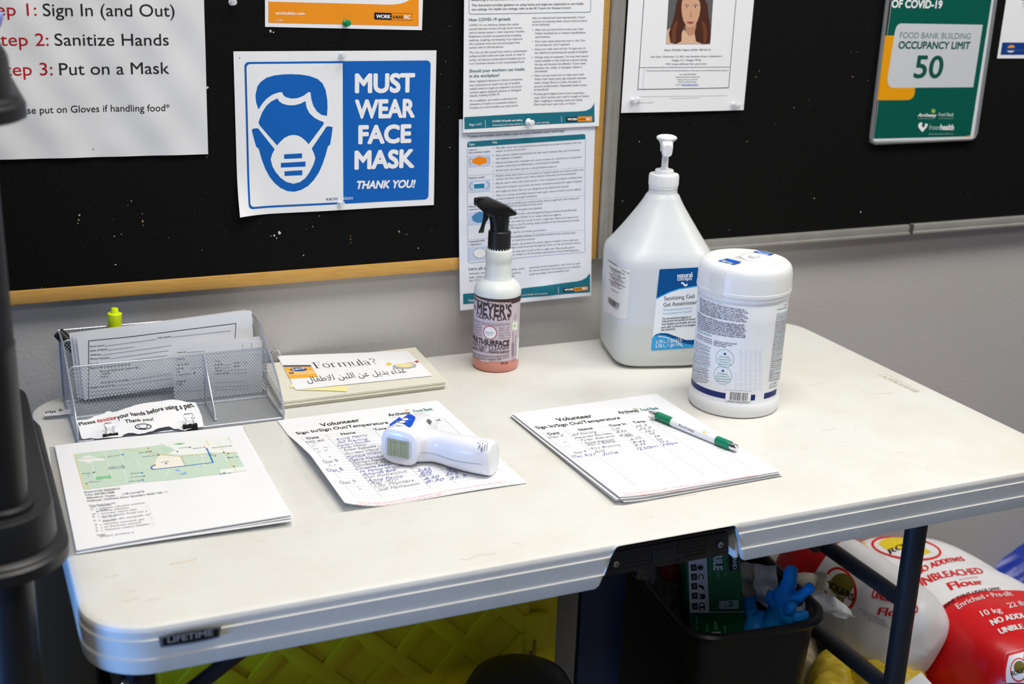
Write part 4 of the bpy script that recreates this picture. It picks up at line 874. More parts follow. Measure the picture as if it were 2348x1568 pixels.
# button panel on the upper side
def bodymap(u, v, h):
    # u across the barrel along the handle direction, v towards the viewer
    x = max(-.99, min(.99, u / .0215)); return c0 + fb * (.036 - v) + fa * u + zz * ((.0221 + .0004) * (1 - abs(x) ** 3.2) ** (1 / 3.2) + h)
bs = Surf(bodymap, (0, .0), .004, h0=.0005); bs.crop(600, 780, 3.669)
bs.poly([(1072, 722), (1082, 705), (1140, 662), (1160, 650), (1292, 648), (1294, 660), (1268, 715), (1255, 728), (1240, 733), (1080, 730)], P((20, 82, 205), .3), 1, px=True)
bs.text('Laser', (1118, 720), (1150, 678), .0026, WHITEINK, 2)
for x, y, k in ((1158, 712, 'SET'), (1182, 690, '+'), (1208, 668, 'MEM')): bs.ell((x, y), 27, 9.5, P((245, 246, 250), .3), 2, px=True); bs.greek((x + 34, y + 4), (x + 50, y + 4), .0012, WHITEINK, 2)
bs.g.build('button_panel', tm)
g = G(); p = c0 + fb * .048 + fa * .0155 + zz * .0185; g.lathe([(.0032, -.002), (.0032, .0012), (.002, .0016)], P((110, 112, 118), .3), p, n=18, axis=(fa * .7 + zz)); g.build('sensor_dot', tm)
# ------------------------------------------------------------------ flash card book
LAM = M('laminate', (232, 230, 214), .25, spec=.5); 
zt_ = ZT + .0115
def cp(x, y, z=zt_): return at(600 + x / 3.669, 780 + y / 3.669, 2, z)
q0 = [cp(60, 120), cp(1285, 58), cp(1553, 345), cp(175, 512)]
q0[0] = q0[3] + (q0[1] - q0[2]) * 1.0
fc = thing('flash_card_book', 'ring-bound book of laminated cards with a formula title card on top', 'card book', (.72, -.1, ZT))
for i in range(9):
    g = G(); dx = random.uniform(-.002, .002); dy = random.uniform(-.0015, .0015); z = ZT + .0003 + i * .00122
    g.prism([Vector((p.x + dx + (8 - i) * -.0002, p.y + dy, z)) for p in q0], (0, 0, .0008), LAM, bev=.0002, seg=1); g.build('laminated_card', fc)
e = (q0[2] - q0[3])
fs = Surf(plane_map((0, 0, zt_), (1, 0, 0), (0, -1, 0), (0, 0, 1)), (.72, .1), .05, h0=.0003); fs.crop(600, 780, 3.669)
fs.poly([(130, 132), (1230, 92), (1440, 300), (286, 418)], PAPER, 0, px=True)
# lettering with serifs drawn by hand
def serif_word():
    A_, D_, E_ = fs.frame((452, 238), (985, 202), 46, up=(-38, -48))
    def pt(x, y): return (A_[0] + D_[0] * x + E_[0] * y, A_[1] + D_[1] * x + E_[1] * y)
    def st(pts, w=.0016): fs.line([pt(*p) for p in pts], w, BLACK, 2, px=False)
    def arc(cx, cy, rx, ry, a0, a1, w=.0014): st([(cx + rx * math.cos(a0 + (a1 - a0) * i / 14), cy + ry * math.sin(a0 + (a1 - a0) * i / 14)) for i in range(15)], w)
    T = .0007
    st([(.035, 0), (.035, 1)], .002); st([(0, 1), (.12, 1), (.122, .8)], T); st([(.035, .52), (.09, .52)], T); st([(.09, .6), (.09, .44)], T); st([(0, 0), (.075, 0)], T)
    arc(.195, .34, .047, .33, 0, 2 * PI, .0014)
    st([(.29, 0), (.29, .66)], .0017); st([(.265, .64), (.29, .66)], T); st([(.265, 0), (.325, 0)], T); arc(.325, .5, .03, .16, .6, PI, .001)
    for k, x in enumerate((.40, .48, .56)):
        st([(x, 0), (x, .64)], .0017); st([(x - .02, 0), (x + .022, 0)], T)
        if k < 2: arc(x + .04, .48, .04, .17, 0, PI, .0009)
    st([(.38, .64), (.40, .66)], T)
    st([(.615, .66), (.615, .2)], .0017); arc(.655, .2, .04, .19, PI, 2 * PI, .001); st([(.70, .66), (.70, 0), (.715, 0)], .0017); st([(.6, .65), (.615, .66)], T); st([(.685, .65), (.70, .66)], T)
    st([(.75, 0), (.75, 1.02)], .0017); st([(.73, 0), (.772, 0)], T); st([(.735, 1), (.75, 1.02)], T)
    arc(.83, .5, .032, .16, 0, PI, .001); st([(.862, .5), (.862, .05), (.88, .02)], .0016); arc(.832, .17, .034, .17, .6, 2 * PI - .7, .0012)
    arc(.955, .78, .036, .22, -.9, PI, .0012); st([(.965, .6), (.95, .42), (.95, .3)], .0012); fs.ell(pt(.95, .06), .0013, .0013, BLACK, 2)
serif_word()
AR = '\u0644\uFE8E\uFED4\uFEC3\uFEFC\uFEDF \uFEE6\uFE92\uFEE0\uFEDF\uFE8D \uFEE6\uFECB \uFEDE\uFEF3\uFEAA\uFE91 \uFE80\uFE8D\uFEAC\uFECF'.replace('\u0644', '\uFEDD')
fs.text(AR, (386, 356), (1222, 272), 40, P((40, 40, 44)), 2, up=(-22, -42))
fs.poly([(178, 212), (412, 210), (476, 312), (236, 326)], P((242, 176, 60)), 1, px=True); fs.poly([(178, 212), (412, 210), (420, 222), (186, 226)], P((40, 84, 140)), 2, px=True)
fs.poly([(205, 262), (445, 255), (460, 285), (222, 296)], P((240, 200, 130)), 2, px=True); fs.ell((310, 248), 72, 16, P((26, 78, 130)), 3, px=True); fs.text('Enfamil', (262, 256), (362, 246), 15, WHITEINK, 4, bold=.02); fs.ell((250, 278), 24, 10, P((150, 110, 90)), 3, px=True); fs.text('A+', (396, 284), (440, 280), 16, P((250, 220, 150)), 3, bold=.02)
fs.poly([(1098, 222), (1120, 205), (1200, 193), (1270, 195), (1300, 206), (1298, 228), (1240, 242), (1140, 244), (1108, 236)], P((172, 176, 176)), 1, px=True); fs.ell((1200, 212), 78, 18, P((236, 224, 170)), 2, px=True); fs.poly([(1040, 200), (1075, 188), (1100, 205), (1060, 216)], P((244, 196, 70)), 1, px=True); fs.line([(1225, 192), (1320, 180)], .0012, P((210, 140, 90)), 3); fs.ell((1305, 182), 16, 9, P((200, 70, 60)), 4, px=True)
fs.poly([(286, 419), (720, 378), (716, 432), (520, 424)], P((240, 234, 170)), -1, px=True); fs.poly([(240, 372), (262, 368), (280, 398), (240, 400)], P((238, 232, 180)), -1, px=True)
k = fs.g.build('title_card', fc); k['label'] = 'white title card with large black words'
g = G(); c = cp(135, 150, ZT + .012); rr = .011
pts = [c + Vector((-.004 + rr * math.cos(i * 2 * PI / 28) * .8, rr * math.cos(i * 2 * PI / 28) * .6, .002 + rr * math.sin(i * 2 * PI / 28))) for i in range(28)]
g.tube(pts, .0009, CHR, n=8, closed=True); g.build('binder_ring', fc)

# ------------------------------------------------------------------ mesh desk organizer
WIRE = M('silver_wire_mesh', (168, 174, 184), .36, metal=.6); WIRER = M('silver_rim', (192, 197, 206), .3, metal=.6)
def lattice(g, fn, W_, H_, inside=None, w=.0042, h=.0050, k=.73, mat=WIRE):
    nj = int(2 * H_ / h) + 1; ni = int(W_ / w) + 1
    for j in range(nj + 1):
        for i in range(ni + 1):
            cx = i * w + (j % 2) * w / 2; cy = j * h / 2
            if cx > W_ or cy > H_ or (inside and not inside(cx, cy)): continue
            o = [(w / 2, 0), (0, h / 2), (-w / 2, 0), (0, -h / 2)]
            vs = [fn(min(W_, max(0, cx + a)), min(H_, max(0, cy + b))) for a, b in o] + [fn(min(W_, max(0, cx + a * k)), min(H_, max(0, cy + b * k))) for a, b in o]
            g.add(vs, [[a, (a + 1) % 4, 4 + (a + 1) % 4, 4 + a] for a in range(4)], mat)
OX0, OX1, OYB, OYF, OZ = .3485, .5965, -.036, -.200, ZT + .0025
og = thing('mesh_desk_organizer', 'silver wire mesh desk organizer holding forms, against the wall', 'desk organizer', (.472, -.12, ZT))
def panel(name, fn, W_, H_, rimpts, inside=None, closed=True, rr=.0013):
    g = G(); lattice(g, fn, W_, H_, inside)
    g.tube(rimpts, rr, WIRER, n=8, closed=closed); return g.build(name, og, recalc=False)
BT = .829
panel('back_panel', lambda a, b: Vector((OX0 + a, OYB, OZ + b)), OX1 - OX0, BT - OZ, [(OX0, OYB, OZ), (OX1, OYB, OZ), (OX1, OYB, BT), (OX0, OYB, BT)])
panel('floor_panel', lambda a, b: Vector((OX0 + a, OYF + b, OZ)), OX1 - OX0, OYB - OYF, [(OX0, OYF, OZ), (OX1, OYF, OZ), (OX1, OYB, OZ), (OX0, OYB, OZ)], rr=.0017)
side_prof = [(OYB, OZ), (OYB, BT), (-.062, .8305), (-.088, .829), (-.113, .817), (-.146, .799), (-.176, .782), (-.194, .765), (-.203, .746), (OYF, OZ)]
def pin_poly(x, y, P_):
    c = False; j = len(P_) - 1
    for i in range(len(P_)):
        if (P_[i][1] > y) != (P_[j][1] > y) and x < (P_[j][0] - P_[i][0]) * (y - P_[i][1]) / (P_[j][1] - P_[i][1]) + P_[i][0]: c = not c
        j = i
    return c
for x in (OX0, OX1):
    panel('side_panel', lambda a, b, x=x: Vector((x, -.206 + a, OZ + b)), .16, .095, [(x, y, z) for y, z in side_prof], lambda a, b: pin_poly(-.206 + a, OZ + b, side_prof))
DY, DT = -.1165, .806
for y, zt, nm in ((DY, DT, 'front_divider'), (-.0555, .821, 'rear_divider')):
    panel(nm, lambda a, b, y=y: Vector((OX0 + .001 + a, y, OZ + b)), OX1 - OX0 - .002, zt - OZ, [(OX0 + .001, y, OZ), (OX1 - .001, y, OZ), (OX1 - .001, y, zt - .008), (OX1 - .003, y, zt - .002), (OX1 - .008, y, zt), (OX0 + .008, y, zt), (OX0 + .003, y, zt - .002), (OX0 + .001, y, zt - .008)])
sp = [(DY, OZ), (DY, .8055), (-.124, .800), (-.150, .772), (-.178, .746), (-.182, OZ)]
panel('pen_partition', lambda a, b: Vector((.5155, -.184 + a, OZ + b)), .068, .07, [(.5155, y, z) for y, z in sp], lambda a, b: pin_poly(-.184 + a, OZ + b, sp))

# forms standing in it
def form(tlp, trp, y, h, name, label, group=None, printed=None, lean=.035):
    a = at(tlp[0], tlp[1], 1, y); b = at(trp[0], trp[1], 1, y); U = (b - a); w = U.length; U.normalize()
    V = Vector((0, -0.0, -1)); V = (V - U * V.dot(U)); V.y = -lean * .0; V.normalize(); N = U.cross(V); N = -N if N.y > 0 else N
    s = Sheet(w, h, a, U, V, N, curl=lambda u, v: .0012 * math.sin(u / w * 3.0), step=.008, maxlen=.01)
    if printed: printed(s)
    return s.done(name, label, 'paper', group=group)
def fprint(s):
    s.crop(100, 680, 4.048)
    s.line([(418, 990), (418, 410), (800, 372), (1100, 334), (1400, 296), (1785, 248), (1770, 520)], .0008, BLACK, 1)
    F = P((52, 52, 56))
    for t, L, R, x2, y2 in (('First name', (432, 470), (563, 456), 1045, 396), ('Last name', (1060, 388), (1180, 374), 1735, 317), ('Date of Birth', (432, 509), (590, 494), 842, 466), ('Address', (432, 548), (532, 540), 1190, 452), ('Phone Number', (432, 584), (618, 572), 1160, 500), ('Email', (432, 632), (500, 626), 1150, 545)):
        s.text(t, L, R, 14, F, 2, bold=.02); s.line([(R[0] + 3, R[1] + 3), (x2, y2)], .0004, F, 2)
    for t, L, R in (('Special requirements', (432, 670), (800, 634)), ('Food (please specify)', (530, 702), (885, 660)), ('Yes/No', (535, 724), (630, 714)), ('Notes', (530, 752), (595, 744)), ('Pets (please specify)', (530, 806), (790, 778)), ('Signature', (430, 852), (660, 826))): s.text(t, L, R, 15, F, 2, bold=.03)
    for q in ([(800, 775), (1180, 715)], [(660, 828), (1190, 760)], [(430, 885), (790, 850)], [(430, 920), (1000, 860)]): s.line(q, .0005, F, 2)
form((158.5, 763.5), (562.5, 709.8), -.0605, .088, 'registration_form', 'blank form sheet at the very back of the organizer, its edge showing at left')
form((166, 764), (570, 711), -.0635, .089, 'registration_form', 'form sheet right behind the printed front form in the organizer')
form((174.5, 764), (576, 711.6), -.0675, .090, 'registration_form', 'printed name and address form at the front of the forms in the organizer', printed=fprint)
def tprint(s):
    s.crop(100, 680, 4.048); F = P((60, 60, 66))
    s.text('Ticket #:', (1236, 526), (1320, 516), 12, F, 2, bold=.02); s.line([(1325, 518), (1495, 506)], .0004, F, 2); s.line([(1846, 440), (1848, 485)], .0003, F, 2); s.line([(1930, 430), (1932, 478)], .0003, F, 2)
    for t, L, R in (('Date', (1240, 588), (1310, 578)), ('No. in HH', (1235, 642), (1345, 630)), ('Kids', (1232, 676), (1300, 668)), ('Ad', (1235, 706), (1262, 702)), ('Under 2', (1232, 735), (1410, 714)), ('Meat', (1236, 796), (1320, 786)), ('Veg', (1232, 820), (1290, 812)), ('Yes', (1592, 610), (1645, 602)), ('Halal', (1590, 640), (1655, 632)), ('Rice', (1590, 668), (1652, 660)), ('Diaper', (1592, 696), (1668, 686)), ('Formula', (1590, 724), (1715, 712)), ('Extra', (1768, 624), (1830, 614)), ('Size', (1768, 652), (1830, 644))): s.text(t, L, R, 14, F, 2, bold=.03)
    for q in ([(1655, 636), (1740, 628)], [(1655, 664), (1740, 654)], [(1672, 690), (1880, 672)], [(1718, 716), (1880, 706)], [(1370, 665), (1470, 655)], [(1590, 800), (1870, 784)], [(1590, 838), (1910, 825)], [(1235, 885), (1470, 870)], [(1590, 868), (1910, 852)], [(1840, 608), (1880, 604), (1880, 628), (1842, 632)]): s.line(q, .0004, F, 2)
form((404, 786), (595, 771), -.0905, .070, 'ticket_form', 'ticket slip rearmost of the small slips at the organizer right side')
form((398, 791), (597, 774), -.0945, .071, 'ticket_form', 'ticket slip just behind the front ticket slip in the organizer')
form((395, 797), (600.5, 779.5), -.0985, .073, 'ticket_form', 'small printed ticket slip in front of the forms, behind the mesh', printed=tprint)

# highlighter and marker
HY = M('highlighter_yellow', (226, 246, 20), .35)
c = at(263, 752, 1, -.0455); top = at(263, 706.5, 1, -.0455)
hl = thing('highlighter_pen', 'yellow highlighter standing upright at the back of the organizer', 'highlighter', (c.x, -.0455, ZT + .004))
tilt = Vector((top.x - c.x, 0, top.z - c.z)).normalized(); L_ = (top - c).length
base = c - tilt * .085
g = G(); g.lathe([(.0066, 0), (.0068, .003), (.0068, .075), (.0064, .078)], M('highlighter_barrel', (226, 240, 60), .35), base, n=24, axis=tilt); g.build('barrel', hl)
g = G(); t0 = .074
g.lathe([(.0078, t0), (.0082, t0 + .002), (.0090, .085 + L_ - .0085), (.0092, .085 + L_ - .0072), (.0086, .085 + L_ - .0066), (.0046, .085 + L_ - .0064), (.0044, .085 + L_ - .0006), (.004, .085 + L_)], HY, base, n=28, axis=tilt); g.build('cap', hl)
MK = M('marker_black', (26, 26, 28), .35)
a = at(133, 762, 1, -.040); b = at(160, 790, 1, -.0425); d = (b - a).normalized()
mk = thing('marker_pen', 'black marker leaning over the back left corner of the organizer', 'marker', b + d * .06)
g = G(); g.lathe([(.0068, 0), (.0072, .001), (.0074, .03), (.0068, .0305)], MK, a, n=26, axis=d)
g.lathe([(.0055, -.0003), (.0058, .0006)], P((44, 44, 46), .3), a, n=24, axis=d); g.build('cap', mk)
g = G(); g.lathe([(.0062, .03), (.0062, .10), (.005, .101)], MK, a, n=24, axis=d); g.build('barrel', mk)

# torn note with two clips
def notemap(u, v, h):
    y = -v; return Vector((u, y, .7445 + (y + .203) * .27 + .003 * math.sin(u * 46 + 1) * math.sin(v * 40) + .0022 * math.sin(u * 120) * math.sin(v * 90 + 2) * .6)) + Vector((0, -.26, .96)) * h
NOTE = [(303, 1152), (340, 1146), (400, 1142), (440, 1128), (470, 1110), (520, 1098), (560, 1086), (585, 1066), (610, 1062), (640, 1072), (690, 1062), (760, 1036), (850, 1006), (950, 986), (1080, 970), (1150, 958), (1200, 955), (1260, 962), (1330, 978), (1400, 981), (1412, 986), (1440, 1040), (1468, 1110), (1488, 1206), (1450, 1212), (1400, 1216), (1345, 1230), (1310, 1242), (1275, 1236), (1250, 1226), (1215, 1228), (1185, 1214), (1168, 1204), (1140, 1206), (1100, 1214), (1060, 1222), (1010, 1248), (980, 1252), (940, 1266), (880, 1276), (830, 1264), (790, 1264), (750, 1276), (722, 1300), (640, 1306), (560, 1312), (500, 1318), (430, 1312), (372, 1322), (352, 1312), (342, 1280), (330, 1222), (318, 1180)]
s = Sheet.__new__(Sheet); Surf.__init__(s, notemap, (.42, .17), .006); s.crop(100, 680, 4.048)
dh = s.dh; h0 = s.h0
for k in (0, -.0002): s.h0 = k; s.poly(NOTE, PAPER, 0, px=True)
s.h0 = h0
s.text('Please', (338, 1202), (486, 1172), 34, BLACK, 2, bold=.012); s.text('sanitize', (497, 1166), (672, 1136), 34, P((206, 44, 40)), 2, bold=.012); s.text('your hands before using a pen.', (690, 1142), (1402, 1022), 42, BLACK, 2, bold=.012, arc=.12); s.text('Thank you!', (762, 1178), (1020, 1150), 34, BLACK, 2, bold=.012)
s.ring((925, 1208), 74, 25, .0011, BLACK, 2, px=True); s.ell((884, 1204), 7, 5, BLACK, 3, px=True); s.ell((962, 1200), 7, 5, BLACK, 3, px=True); s.line([(890, 1220), (910, 1226), (935, 1226), (965, 1214)], .0009, BLACK, 3)
s.done('torn_note', 'torn paper note about hand cleaning with a smiley, clipped in the organizer', 'note')
for px, py, l in ((254, 1008, 'left black binder clip holding the torn note'), (436, 986, 'right black binder clip holding the torn note')):
    c = at(px, py, 1, OYF - .002); c = Vector((c.x, OYF - .002, .7415))
    t = thing('binder_clip', l, 'clip', c)
    g = G(); w = .0088
    g.loft([[Vector((c.x + sx * w, c.y + y, c.z + z)) for y, z in ((-.0045, -.004), (.0045, -.004), (.0036, .0005), (.0022, .0045), (-.0022, .0045), (-.0036, .0005))] for sx in (-1, 1)], M('clip_black', (24, 24, 26), .3)); 
    for dx in (-w + .0015, w - .0015, 0): g.tube([(c.x + dx - .0012, c.y, c.z + .0048), (c.x + dx + .0012, c.y, c.z + .0048)], .0011, M('clip_black', (24, 24, 26), .3), n=8)
    g.build('clip_body', t)
    for sy in (1, -1):
        g = G(); f = .006 if sy > 0 else -.001
        pts = [(-.0052, 0, .0045), (-.0045, f * .5, .0080), (-.0036, f, .0105), (-.0058, f * 1.3, .0135), (-.0045, f * 1.5, .0155), (.0045, f * 1.5, .0155), (.0058, f * 1.3, .0135), (.0036, f, .0105), (.0045, f * .5, .0080), (.0052, 0, .0045)]
        g.tube([(c.x + x, c.y + y, c.z + z) for x, y, z in pts], .0006, CHR, n=7); g.build('wire_handle', t)
# strip of paper poking out at the left
s = Sheet.__new__(Sheet); Surf.__init__(s, plane_map((0, 0, ZT + .006), (1, 0, 0), (0, -1, 0), (0, 0, 1), lambda u, v: .02 * max(0, .345 - u) + .0), (.33, .09), .006); s.crop(100, 680, 4.048)
for k in (0, -.0002): s.h0 = k; s.poly([(-2, 1092), (4, 1085), (80, 1070), (150, 1056), (260, 1040), (260, 1088), (215, 1090), (140, 1100), (60, 1104), (20, 1106)], PAPER, 0, px=True)
s.h0 = h0; s.greek((22, 1088), (160, 1068), 22, P((60, 60, 66)), 2)
s.done('paper_strip', 'white paper strip poking out from behind the organizer at the left', 'paper')
# ------------------------------------------------------------------ bottles on the table
def facing(c):
    f = Vector((CAM.x - c[0], CAM.y - c[1], 0)).normalized(); return f, Vector((-f.y, f.x, 0))
def cylsurf(c, r, z0, maxlen=.004, guess=None):
    """u round the can from the side that faces the room, v down from height z0"""
    f, rg = facing(c); rf = r if callable(r) else (lambda z: r); r0 = rf(z0 - .03)
    def mp(u, v, h):
        a = u / r0; z = z0 - v; q = rf(z) + h
        return Vector((c[0], c[1], z)) + f * (math.cos(a) * q) + rg * (math.sin(a) * q)
    S_ = Surf(mp, guess or (0, .05), maxlen, h0=.0002); S_.step = r0 * .2; return S_

# spray bottle
cx, cy = .9331, -.0934; B0 = ZT
MILK = M('translucent_plastic', (226, 230, 226), .32, sss=.25, spec=.5); SOAP = M('pink_cleaner', (214, 142, 128), .3, sss=.2)
LAV = M('lavender_label', (206, 192, 202), .45); BRN = P((74, 56, 54), .45)
sp_ = thing('spray_bottle', 'trigger spray bottle with a lavender label and pink liquid', 'spray bottle', (cx, cy, B0))
g = G()
pr_ = [(.026, 0), (.0312, .0012), (.0328, .005), (.0328, .011), (.0326, .0155), (.0326, .1075), (.0334, .110), (.0332, .1155), (.0315, .1205), (.028, .125), (.0235, .1282), (.0200, .1300), (.0187, .1325), (.0184, .140), (.0180, .150), (.0182, .1565), (.0189, .1575), (.0189, .170), (.0180, .1722), (.0158, .1728), (.015, .180)]
mm = [SOAP if z < .0195 else MILK for r, z in pr_]
g.lathe([(r, z + B0) for r, z in pr_], MILK, (cx, cy, 0), n=56, mats=mm[:-1] + [MILK]); g.build('bottle_body', sp_)
s = cylsurf((cx, cy), .0329, B0 + .109)
f, rg = facing((cx, cy))
A0, A1 = -1.75, 1.42
s.g.grid(lambda a, b: s.map((A0 + (A1 - A0) * a) * .0329, .0 + .0915 * b, 0), 48, 8, LAV)
s.crop(1060, 660, 7.125); W2 = P((236, 228, 226), .45)
s.rect(A0 * .0329, .0, A1 * .0329, .0078, BRN, 1)
s.text('HARD WORKING HOMEKEEPING', (100, 115), (800, 268), .0032, W2, 2, bold=.03)
s.text("MEYER'S", (246, 402), (796, 455), .0165, BRN, 2, bold=.03); s.text('MRS.', (188, 320), (232, 352), .006, BRN, 2)
s.text('CLEAN DAY', (236, 462), (788, 522), .0062, BRN, 2, bold=.02)
BR2 = P((146, 128, 132), .45); s.greek((195, 508), (784, 580), .002, BR2); s.greek((195, 535), (784, 606), .002, BR2)
for y in range(5): s.greek((188, 592 + y * 40), (318, 625 + y * 41), .0024, BR2); s.greek((594, 662 + y * 42), (776, 660 + y * 40), .0024, BR2)
cc_ = s.hit(452, 730); s.ell(cc_, .0101, .0101, P((176, 92, 98), .45), 1); s.ell(cc_, .0088, .0088, P((240, 240, 242), .45), 2)
s.text('Rosemary', (378, 730), (518, 745), .0019, P((70, 90, 90)), 3, bold=.02); s.greek((405, 768), (478, 776), .0015, BODY, 3)
for a, b in (((180, 790), (770, 868)), ((176, 975), (765, 1026)), ((172, 1030), (762, 1084))): s.line([s.hit(*a), s.hit(*b)], .0004, BRN, 1, px=False)
s.text('MULTI-SURFACE', (182, 838), (764, 936), .0078, BRN, 2, bold=.04); s.text('EVERYDAY CLEANER', (178, 918), (764, 996), .0056, BRN, 2, bold=.012)
s.text('REMOVES DIRT', (174, 986), (372, 1042), .004, BRN, 2, bold=.02); s.text('FRESHENS SURFACES', (430, 1060), (764, 1062), .004, BRN, 2, bold=.02); s.line([(400, 1030), (398, 1068)], .0004, BRN, 1)
for a, b in (((170, 1050), (760, 1110)), ((170, 1082), (760, 1140)), ((170, 1112), (628, 1180))): s.greek(a, b, .0024, BR2)
s.text('473 mL', (626, 1250), (748, 1236), .0036, BRN, 2, bold=.03)
s.quad((305, 1160), (436, 1185), (434, 1212), (303, 1190), P((224, 216, 220), .45), 1)
s.quad((820, 560), (902, 545), (892, 682), (812, 695), P((228, 240, 218), .45), 2); s.line([(856, 590), (850, 652)], .0014, P((150, 200, 110)), 3); s.line([(836, 622), (870, 616)], .0012, P((150, 200, 110)), 3)
for x in (832, 870): s.greek((x, 1100), (x + 8, 720 if x < 850 else 760), .0028, P((150, 136, 146)), 2)
s.quad((806, 900), (848, 890), (845, 1105), (805, 1118), P((150, 138, 148)), 1); s.quad((895, 820), (925, 808), (908, 1160), (878, 1170), P((236, 236, 236)), 1); s.quad((838, 470), (895, 380), (890, 500), (832, 510), P((186, 172, 184)), 1)
s.ring((832, 1165), 18, 34, .0006, P((150, 138, 148)), 2, px=True)
s.g.build('label', sp_, recalc=False)
# ribbed collar
g = G(); n_ = 48; rings = []
for z, rr in ((.1728, .0150), (.1733, .0155), (.1980, .0152), (.1990, .0146)):
    rings.append([Vector((cx + (rr + (.0005 if i % 2 and .173 < z < .1985 else 0)) * math.cos(2 * PI * i / n_), cy + (rr + (.0005 if i % 2 and .173 < z < .1985 else 0)) * math.sin(2 * PI * i / n_), B0 + z)) for i in range(n_)])
g.loft(rings, BLKP); g.build('collar', sp_)
# head: side profile pushed to a width with narrower top
KM = .0001705
dx_ = Vector((math.cos(-.4165), math.sin(-.4165), 0)); dy_ = Vector((-dx_.y, dx_.x, 0))
top0 = Vector((cx, cy, B0 + .199)); PX0, PY0 = 530, 330
def hp3(x, y, d): return top0 + dx_ * ((x - PX0) * KM) + Vector((0, 0, (PY0 - y) * KM * 1.03)) + dy_ * d
HB = M('trigger_black', (20, 20, 22), .3, spec=.5)
def wedge(g, prof, hw, mat, topy=None):
    """prof polygon in crop coordinates with half widths hw(x, y)"""
    bm = bmesh.new(); L = [bm.verts.new(hp3(x, y, -hw(x, y))) for x, y in prof]; R = [bm.verts.new(hp3(x, y, hw(x, y))) for x, y in prof]
    bm.faces.new(L); bm.faces.new(R[::-1]); n = len(prof)
    for i in range(n): bm.faces.new([L[i], R[i], R[(i + 1) % n], L[(i + 1) % n]][::-1])
    bmesh.ops.recalc_face_normals(bm, faces=bm.faces[:])
    bmesh.ops.bevel(bm, geom=bm.edges[:], offset=.0011, segments=2, affect='EDGES', profile=.5, clamp_overlap=True)
    g.bm(bm, mat)
g = G()
wedge(g, [(342, 72), (425, 66), (590, 132), (668, 186), (655, 200), (600, 205), (520, 208), (432, 214), (385, 168), (340, 138)], lambda x, y: .0058 if y < 145 and x < 600 else (.0098 if x < 620 else .0055), HB)
nk = []
for y, rx, ry in ((200, 92, .0105), (225, 84, .0115), (260, 80, .0125), (300, 76, .013), (332, 76, .0132)):
    ctr = hp3(527 if y > 250 else 522, y, 0); nk.append([ctr + dx_ * (rx * KM * math.cos(2 * PI * i / 28)) + dy_ * (ry * math.sin(2 * PI * i / 28)) for i in range(28)])
g.loft(nk, HB); g.build('sprayer_head', sp_)
g = G(); wedge(g, [(395, 165), (432, 190), (438, 232), (418, 262), (408, 300), (402, 348), (356, 352), (372, 318), (386, 268), (392, 225)], lambda x, y: .0058, HB); g.build('trigger', sp_)
g = G(); cN = hp3(341, 104, 0); g.lathe([(.0046, -.002), (.0056, 0), (.0056, .004)], HB, cN - dx_ * .0025, n=20, axis=dx_); g.build('nozzle', sp_)

# gel jug
jx, jy = 1.176, -.118; JA = math.radians(-15); JS = .0735
JM = M('jug_plastic', (213, 217, 219), .35, sss=.25, spec=.45, noise=(30, .18, (194, 198, 200))); JG = M('jug_plastic_with_gel', (211, 213, 208), .35, sss=.25, spec=.45)
ju = thing('gel_jug', 'large translucent jug of sanitizing gel with a white pump', 'jug', (jx, jy, ZT))
jc, js = math.cos(JA), math.sin(JA)
def jr(phi, s_, p): return s_ / ((abs(math.cos(phi)) ** p + abs(math.sin(phi)) ** p) ** (1 / p))
JP = [(0, .050, 5), (.0015, .060, 5), (.006, .0665, 5.2), (.014, .0695, 5.5), (.024, .0705, 5.5), (.0665, .0712, 5.5), (.0672, .0712, 5.5), (.10, .0718, 5.5), (.146, .0722, 5.5), (.156, .0718, 5.2), (.164, .070, 4.6), (.172, .0655, 3.6), (.19, .0545, 3.0), (.21, .0420, 2.6), (.228, .0310, 2.3), (.237, .0262, 2.1), (.242, .0240, 2), (.245, .0212, 2), (.2465, .0206, 2), (.256, .0203, 2)]
def jprof(z):
    for (z0, s0, p0), (z1, s1, p1) in zip(JP, JP[1:]):
        if z <= z1: t = (z - z0) / (z1 - z0); return s0 + (s1 - s0) * t, p0 + (p1 - p0) * t
    return JP[-1][1:]
def jmap(u, v, h):
    z = .20 - v; phi = u / .075 - PI / 2; s_, p = jprof(max(0, z)); r = jr(phi, s_, p) + h
    x, y = r * math.cos(phi), r * math.sin(phi); return Vector((jx + x * jc - y * js, jy + x * js + y * jc, ZT + z))
g = G(); n_ = 96; o0 = len(g.v)
for z, s_, p in JP:
    for i in range(n_):
        phi = 2 * PI * i / n_; r = jr(phi, s_, p); x, y = r * math.cos(phi), r * math.sin(phi); g.v.append(Vector((jx + x * jc - y * js, jy + x * js + y * jc, ZT + z)))
for j in range(len(JP) - 1):
    k = g.mi(JG if JP[j][0] < .0667 else JM)
    for i in range(n_): g.f.append([j * n_ + i, j * n_ + (i + 1) % n_, (j + 1) * n_ + (i + 1) % n_, (j + 1) * n_ + i]); g.m.append(k)
g.f.append(list(range(n_))[::-1]); g.m.append(g.mi(JG)); g.f.append([(len(JP) - 1) * n_ + i for i in range(n_)]); g.m.append(g.mi(JM))
g.build('jug_body', ju, angle=50)
s = Surf(jmap, (0, .1), .005, h0=.0003, metric=False); s.crop(1350, 290, 2.703); JB = P((0, 78, 142), .4); JL = P((60, 164, 222), .4); W3 = P((240, 243, 245), .4)
s.poly([(438, 888), (446, 884), (740, 866), (700, 1362), (392, 1388), (387, 1382)], W3, 0, px=True)
s.poly([(438, 888), (446, 884), (740, 866), (731, 990), (680, 986), (610, 998), (560, 1006), (500, 1026), (450, 1050), (419, 1066)], JB, 1, px=True)
